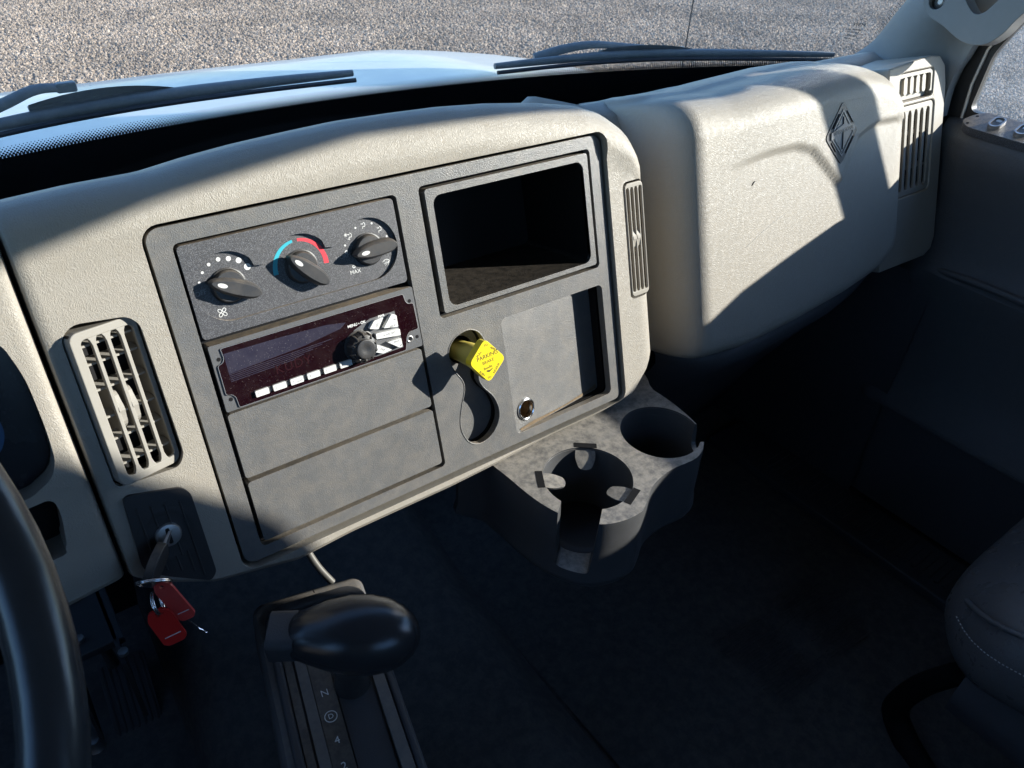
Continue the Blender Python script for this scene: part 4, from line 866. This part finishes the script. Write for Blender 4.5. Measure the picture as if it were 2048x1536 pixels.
# ================================================================== CUP HOLDER
cu = empty('cup_holder', (0.40, 0.0, 1.48), 'grey plastic two-cup holder below the centre stack', 'cup holder')
def cup():
    zt = 1.588; zb = 1.498
    out = smoothcurve([(0.262, 0.045), (0.263, 0.005), (0.266, -0.027), (0.268, -0.057), (0.273, -0.085), (0.284, -0.112), (0.302, -0.132), (0.324, -0.141), (0.347, -0.142), (0.366, -0.133), (0.386, -0.121), (0.418, -0.115), (0.458, -0.117), (0.484, -0.104), (0.501, -0.080), (0.508, -0.04), (0.508, 0.0), (0.504, 0.045)], 5)
    c = (0.388, -0.05)
    def sc(k, dx=0): return [(c[0]+(x-c[0])*k+dx, c[1]+(y-c[1])*k if y < 0.03 else y) for x, y in out]
    rows = [[(x, y, z) for x, y in sc(k)] for z, k in ((zb, 1.01), (zb+0.004, 1.03), (zb+0.010, 1.025), (zb+0.016, 1.005), (zt-0.03, 1.0), (zt-0.006, 0.998), (zt, 0.99))]
    body = loft('holder_body', rows, CUPM, cu, cap=True, close=True, smooth=40)
    def cyl(cx, cy, r0, r1, z0, z1, n=56):
        bm = bmesh.new(); bmesh.ops.create_cone(bm, cap_ends=True, segments=n, radius1=r0, radius2=r1, depth=z1-z0)
        bmesh.ops.translate(bm, verts=bm.verts, vec=(cx, cy, (z0+z1)/2)); return frombm('cutter', bm, None)
    cut = [cyl(0.337, -0.073, 0.040, 0.0475, zb+0.014, zt+0.001), cyl(0.337, -0.073, 0.0475, 0.0485, zt-0.002, zt+0.04), cyl(0.456, -0.062, 0.039, 0.0455, zb+0.014, zt+0.001), cyl(0.456, -0.062, 0.0455, 0.0465, zt-0.002, zt+0.04)]
    d = Vector((-0.044, -0.037, 0)).normalized(); s = Vector((-d.y, d.x, 0))
    sl = frame(Vector((0.337, -0.073, 0)), d, s, Vector((0, 0, 1)))
    bm = plate_bm(roundpoly([(-0.018, 1.516), (-0.023, 1.64), (0.023, 1.64), (0.018, 1.516)], 0.006), [], 0.0, 0.12)
    cut.append(frombm('cutter', bm, None, tf=sl @ frame(Vector((0, 0, 0)), Vector((0, 1, 0)), Vector((0, 0, 1)), Vector((1, 0, 0)))))
    d2 = Vector((0.8, -0.6, 0)).normalized(); s2 = Vector((-d2.y, d2.x, 0)); sl2 = frame(Vector((0.456, -0.062, 0)), d2, s2, Vector((0, 0, 1)))
    bm = plate_bm(roundpoly([(-0.012, 1.560), (-0.022, 1.64), (0.022, 1.64), (0.012, 1.560)], 0.008), [], 0.0, 0.12)
    cut.append(frombm('cutter', bm, None, tf=sl2 @ frame(Vector((0, 0, 0)), Vector((0, 1, 0)), Vector((0, 0, 1)), Vector((1, 0, 0)))))
    boolean(body, cut)
    b = body.modifiers.new('bevel', 'BEVEL'); b.width = 0.0055; b.segments = 4; b.limit_method = 'ANGLE'; b.angle_limit = R(40); b.harden_normals = True
    for cx, cy, r0, r1 in ((0.337, -0.073, 0.0400, 0.0480), (0.456, -0.062, 0.0390, 0.0450)):
        lathe('cup_well_floor', [(r0, 0.0), (r0-0.004, 0.0015), (r0*0.7, 0.001), (0, 0.001)], CUPIN, cu, 40, tf=Matrix.Translation((cx, cy, zb+0.0145)))
    for ang, tilt in ((52, 30), (150, 10), (-68, 10)):
        a = R(ang); px, py = 0.337+0.0500*math.cos(a), -0.073+0.0500*math.sin(a)
        inw = Vector((-math.cos(a), -math.sin(a), -math.tan(R(tilt)))).normalized(); sd_ = Vector((-math.sin(a), math.cos(a), 0)); up = sd_.cross(inw)
        if up.z < 0: up = -up
        tf = frame(Vector((px, py, zt-0.002)), inw, sd_, up) @ MM
        plate('grip_tab', roundpoly([(-1, -10.5), (13, -11.5), (25, -7), (27, 0), (25, 7), (13, 11.5), (-1, 10.5)], 5), [], -1.0, 1.2, CUPM, cu, 0.0006, tf=tf)
        plate('tab_notch', [(-4.5, -12.5), (3.0, -12.5), (3.0, 12.5), (-4.5, 12.5)], [], 1.2, 2.3, VOID, cu, tf=frame(Vector((px, py, zt-0.002)), Vector((-math.cos(a), -math.sin(a), 0)), Vector((math.sin(a), -math.cos(a), 0)), Vector((0, 0, 1))) @ MM)
cup()

# ================================================================== GEAR SELECTOR
TH = R(13); gl_ = Vector((math.cos(TH), -math.sin(TH), 0)); gf = Vector((math.sin(TH), math.cos(TH), 0))
GT = frame(Vector((0.0265, -0.098, 1.52)), gl_, gf, Vector((0, 0, 1))) @ MM      # x right, y forward, z up
gs = empty('gear_selector', (0.032, -0.075, 1.08), 'floor shifter with oval black knob in a grey console', 'gear selector')
W0, W1, Y0, Y1 = -52, 54, -190, 114
rows = []
for z, g_, fw in ((-440, 8, 0), (-60, 4, 0), (-14, 1.5, 0), (-4, 0, 0), (0, -3, -2)):
    rows.append([GT @ Vector((x, y, z)) for x, y in rrect(W0-g_, Y0-g_, W1+g_, Y1+g_+fw, 12)])
loft('console_shell', rows, DARKG if 'DARKG' in globals() else globals().setdefault('DARKG', mat('mid_grey_console_plastic', (0.11, 0.11, 0.112), 0.5, 0.4, grain=('fine', 1000, 0.3), vary=0.2, dust=0.2)), gs, cap=True, close=True)
plate('gate_rim', rrect(W0+8, Y0, W1-2, Y1-16, 20), [rrect(W0+16, Y0+8, W1-9, Y1-26, 16)], 0, 9, DARK, gs, 0.003, 3, tf=GT)
plate('gate_floor', rrect(W0+14, Y0+4, W1-7, Y1-24, 14), [], 0, 1.5, DARK, gs, tf=GT)
plate('gate_side_rail', rrect(W0+17, Y0+9, W0+24, Y1-34, 3), [], 1, 6, KNOBM, gs, 0.002, tf=GT)
plate('gate_side_rail', rrect(W0+26, Y0+9, W0+35, Y1-34, 2), [], 1, 7, DARKG, gs, 0.001, tf=GT)
plate('gear_strip', rrect(W0+35.5, Y0+9, W0+53, Y1-34, 2), [], 1, 6.6, KNOBM, gs, 0.0008, tf=GT)
plate('gate_centre', rrect(W0+54, Y0+9, W0+84, Y1-34, 6), [], 0, 4, DARK, gs, 0.0015, tf=GT)
plate('gate_side_rail', rrect(W0+86, Y0+9, W0+96, Y1-34, 4), [], 1, 8, DARKG, gs, 0.003, tf=GT)
lx = W0+44
text('N', 9.2, lx, -8.5, 6.7, WHITE, gs, tf=GT, rot=R(2), shear=0.0, bold=-0.05)
plate('lettering', circ(lx, -31.5, 5.4, 30), [circ(lx, -31.5, 4.7, 30)], 6.5, 6.75, WHITE, gs, tf=GT); text('D', 6.4, lx, -31.5, 6.7, WHITE, gs, tf=GT, rot=R(2))
text('4', 9.2, lx, -54, 6.7, WHITE, gs, tf=GT, rot=R(2)); text('2', 9.2, lx, -77, 6.7, WHITE, gs, tf=GT, rot=R(2))
def knob():
    c = Vector((0.033, -0.126, 1.620)); ax = Vector((0.095, -0.064, 0.004)).normalized(); up = Vector((0.0, -0.12, 1)); up = (up-ax*up.dot(ax)).normalized(); sd_ = up.cross(ax)
    tf = frame(c, ax, sd_, up) @ MM
    prof = [(-41, 15, 14), (-38, 18, 17), (-26, 22.5, 21), (-12, 27.5, 25), (4, 31, 28), (20, 31.5, 28), (34, 29, 25.5), (45, 23.5, 20.5), (53, 16, 14), (57, 9, 8), (58.5, 3, 3)]
    rows = []
    for x, a, b in prof:
        rows.append([tf @ Vector((x, a*math.cos(2*math.pi*i/40), b*math.sin(2*math.pi*i/40)-(0.06*x if x > 0 else 0))) for i in range(40)])
    loft('shift_knob', rows, WHEELM, gs, cap=True, close=True, smooth=70)
    plate('release_button', rrect(-17, -13, 17, 14, 7), [], -57, -36, DARK, gs, 0.003, 3, tf=tf @ frame(Vector((0, 0, 0)), Vector((0, 1, 0)), Vector((0, 0, 1)), Vector((1, 0, 0))))
    base = GT @ Vector((16, -6, 3))
    tube('shift_lever', [c-up*0.02, base+Vector((0, 0, 0.02)), base], [0.017, 0.013, 0.016], KNOBM, gs, 20)
knob()
mesh('seam', [GT @ Vector(p) for p in ((6, Y1-15.6, 9.2), (7, Y1-15.6, 9.2), (7, Y1+0.4, -3), (6, Y1+0.4, -3))], [(0, 1, 2, 3)], VOID, gs, 0)
DULL = mat('dull_grey_pipe', (0.11, 0.105, 0.095), 0.5, 0.5, 0.3, vary=0.4)
cb = tube('bare_cable_stub', smoothcurve([(0.072, 0.066, 1.585), (0.068, 0.052, 1.565), (0.068, 0.040, 1.545), (0.073, 0.028, 1.525), (0.082, 0.018, 1.505)], 5, False), 0.0038, DULL, None, 10)
tag(cb, 'bare silvery pipe running from under the stack to the shifter console', 'pipe')

# ================================================================== STEERING WHEEL
sw = empty('steering_wheel', (-0.395, -0.175, 1.85), 'black leather steering wheel at the left edge', 'steering wheel')
def wheel():
    C = Vector((-0.403, -0.175, 1.848)); t = Vector((0, -math.cos(R(38)), -math.sin(R(38)))); r = 0.268
    pts = [C+Vector((1, 0, 0))*r*math.cos(a)+t*r*math.sin(a) for a in [2*math.pi*i/96 for i in range(96)]]
    tube('rim', pts, 0.0145, WHEELM, sw, 24, True)
    n = Vector((1, 0, 0)).cross(t); n = n if n.z > 0 else -n
    tf = frame(C-n*0.05, Vector((1, 0, 0)), -t, n)
    plate('hub', smoothcurve([(0.10, 0.07), (0.12, 0), (0.09, -0.08), (0, -0.10), (-0.09, -0.08), (-0.12, 0), (-0.10, 0.07), (0, 0.09)], 5), [], 0, 0.05, WHEELB, sw, 0.01, 3, tf=tf)
    for sgn in (-1, 1):
        tube('spoke', [C-n*0.03+Vector((sgn*0.08, 0, 0))-t*(-0.03), C-n*0.018+Vector((sgn*0.18, 0, 0))+t*0.06, C+Vector((sgn*0.245, 0, 0))+t*0.105], [0.03, 0.02, 0.012], WHEELB, sw, 12)
wheel()

# ================================================================== PEDAL AND FLOOR THINGS
pd = empty('accelerator_pedal', (-0.13, 0.33, 1.08), 'black ribbed accelerator pedal on the driver floor', 'pedal')
pa, pb_, pc_ = Vector((-0.1565, 0.375, 1.125)), Vector((-0.0965, 0.370, 1.125)), Vector((-0.160, 0.265, 1.062))
ax = (pb_-pa).normalized(); ay = (pa-pc_); ay = (ay-ax*ay.dot(ax)).normalized(); az = ax.cross(ay)
ptf2 = frame(pc_, ax, ay, az) @ MM
plate('pedal_pad', roundpoly([(-2, 0), (60, 4), (62, 126), (0, 128)], 6), [], -10, 0, DARK, pd, 0.002, tf=ptf2)
for i in range(7): tube('pedal_rib', [(4+i*8.6, 5, 0.5), (4.5+i*8.6, 122, 0.5)], 2.1, DARK, pd, 6, tf=ptf2)
br = empty('pedal_bracket', (-0.17, 0.36, 1.25), 'black metal pedal bracket under the driver side of the dash', 'bracket')
box('bracket_plate', -0.17, -0.105, 0.24, 0.40, 1.30, 1.312, DARK, br, 0.002)
box('bracket_web', -0.17, -0.165, 0.20, 0.40, 1.20, 1.312, DARK, br, 0.001)
box('bracket_web', -0.118, -0.112, 0.20, 0.40, 1.20, 1.312, DARK, br, 0.001)
tube('pedal_arm', [(-0.14, 0.33, 1.32), (-0.135, 0.36, 1.22), (-0.13, 0.36, 1.13)], 0.008, DARK, br, 10)
for x, y, z in ((-0.168, 0.205, 1.318), (-0.150, 0.26, 1.316), (-0.112, 0.21, 1.318)):
    lathe('bracket_bolt', [(0.006, 0), (0.006, 0.005), (0, 0.006)], STEEL, br, 8, tf=Matrix.Translation((x, y, z)))
blt = lathe('stud_bolt', [(0.011, 0), (0.012, 0.006), (0.007, 0.012), (0.007, 0.022), (0, 0.024)], STEEL, None, 12, tf=Matrix.Translation((-0.185, 0.285, 1.07)))
tag(blt, 'small dirty metal stud on the floor beside the pedal', 'bolt')
tun = loft('engine_tunnel', [[(x0, y, 1.07), (x0+0.02, y, 1.13+0.05*k), (x0+0.06, y, 1.16+0.06*k), (0.30, y, 1.165+0.06*k), (0.36, y, 1.12+0.04*k), (0.38, y, 1.07)] for y, k, x0 in ((0.52, 3.0, -0.07), (0.35, 2.0, -0.075), (0.2, 1.0, -0.08), (0.0, 0.35, -0.09), (-0.2, 0.05, -0.10), (-0.5, -0.6, -0.11))], FLOORM, None, cap=True, smooth=60)
tag(tun, 'dark rubber covered engine hump on the cab floor', 'engine hump')
matp = loft('floor_mat', [[(x, y, 1.078+0.012*math.sin(math.pi*min(1, max(0, (x-0.40)/0.6)))*sstep(-0.45, 0.1, y)+0.003*math.sin(9*x+6*y)) for x in np.linspace(0.39, 1.02, 24)] for y in np.linspace(-0.45, 0.46, 30)], FLOORM, None, cap=False, smooth=60)
tag(matp, 'worn black rubber floor mat in the passenger footwell', 'floor mat')
bm = bmesh.new()
for i in range(26):
    y = -0.235+0.0052*i
    for j in range(2):
        x0 = 0.66+0.14*j+random.uniform(-0.02, 0.02); x1 = x0+random.uniform(0.07, 0.115)
        tube_bm(bm, [(x0, y, 1.0915), (x1, y-0.006, 1.0915)], 0.0011, 5)
frombm('mat_rib', bm, FLOORM, matp, 30)['kind'] = 'stuff'

# ================================================================== PASSENGER SEAT
st = empty('passenger_seat', (0.9, -0.5, 1.08), 'dark grey vinyl passenger seat at the lower right corner', 'seat')
def seat():
    rows = []
    for i in range(34):
        t = i/33; y = -0.325-0.55*t
        k = 1-max(0, 1-t/0.20)**2.2; lift = 0.055*sstep(0.0, 0.35, t)
        prof = [(0.700, 1.32), (0.672, 1.335), (0.660, 1.365), (0.662, 1.40), (0.675, 1.43), (0.70, 1.452), (0.74, 1.462), (0.80, 1.462), (0.90, 1.456), (1.0, 1.462), (1.05, 1.455), (1.085, 1.42), (1.09, 1.36), (1.07, 1.32)]
        cx, cz = 0.87, 1.385
        rows.append([(cx+(x-cx)*(0.55+0.45*k)+(0.0), y, cz+(z-cz)*(0.35+0.65*k)+lift*(1 if z > 1.4 else 0.6)-0.01) for x, z in prof])
    V = loft('seat_cushion', rows, SEATM, st, cap=True, close=True, smooth=60)
    s = V.modifiers.new('sub', 'SUBSURF'); s.levels = 1; s.render_levels = 1
    pip = [Vector(r[4])+Vector((-0.004, 0, 0.004)) for r in rows[2:]]
    tube('piping', pip, 0.0035, SEATM, st, 8)
    pts = [Vector(r[3]) for r in rows[2:]]
    bm = bmesh.new()
    for a, b in zip(pts[:-1], pts[1:]):
        for k in range(4):
            p = a.lerp(b, k/4+0.05)+Vector((-0.0035, 0, 0.006)); q = a.lerp(b, k/4+0.17)+Vector((-0.0035, 0, 0.006))
            tube_bm(bm, [p, q], 0.0007, 5)
    frombm('stitching', bm, STITCH, st, 30)['kind'] = 'stuff'
    sp_ = [[(0.705, y, 1.335), (0.690, y, 1.30), (0.695, y, 1.26), (0.72, y, 1.24), (1.04, y, 1.24), (1.06, y, 1.33)] for y in (-0.40, -0.5, -0.7, -0.88)]
    loft('seat_base', sp_, SEATS, st, cap=True, close=True, smooth=50)
    tube('seat_leg', smoothcurve([(0.72, -0.39, 1.30), (0.735, -0.36, 1.22), (0.755, -0.345, 1.13), (0.757, -0.37, 1.09), (0.74, -0.42, 1.075), (0.70, -0.50, 1.072)], 5, False), 0.0135, VOID, st, 10, flat=1.4)
    box('seat_back', 0.66, 1.06, -0.98, -0.86, 1.40, 2.05, SEATM, st, 0.03, seg=3)
seat()
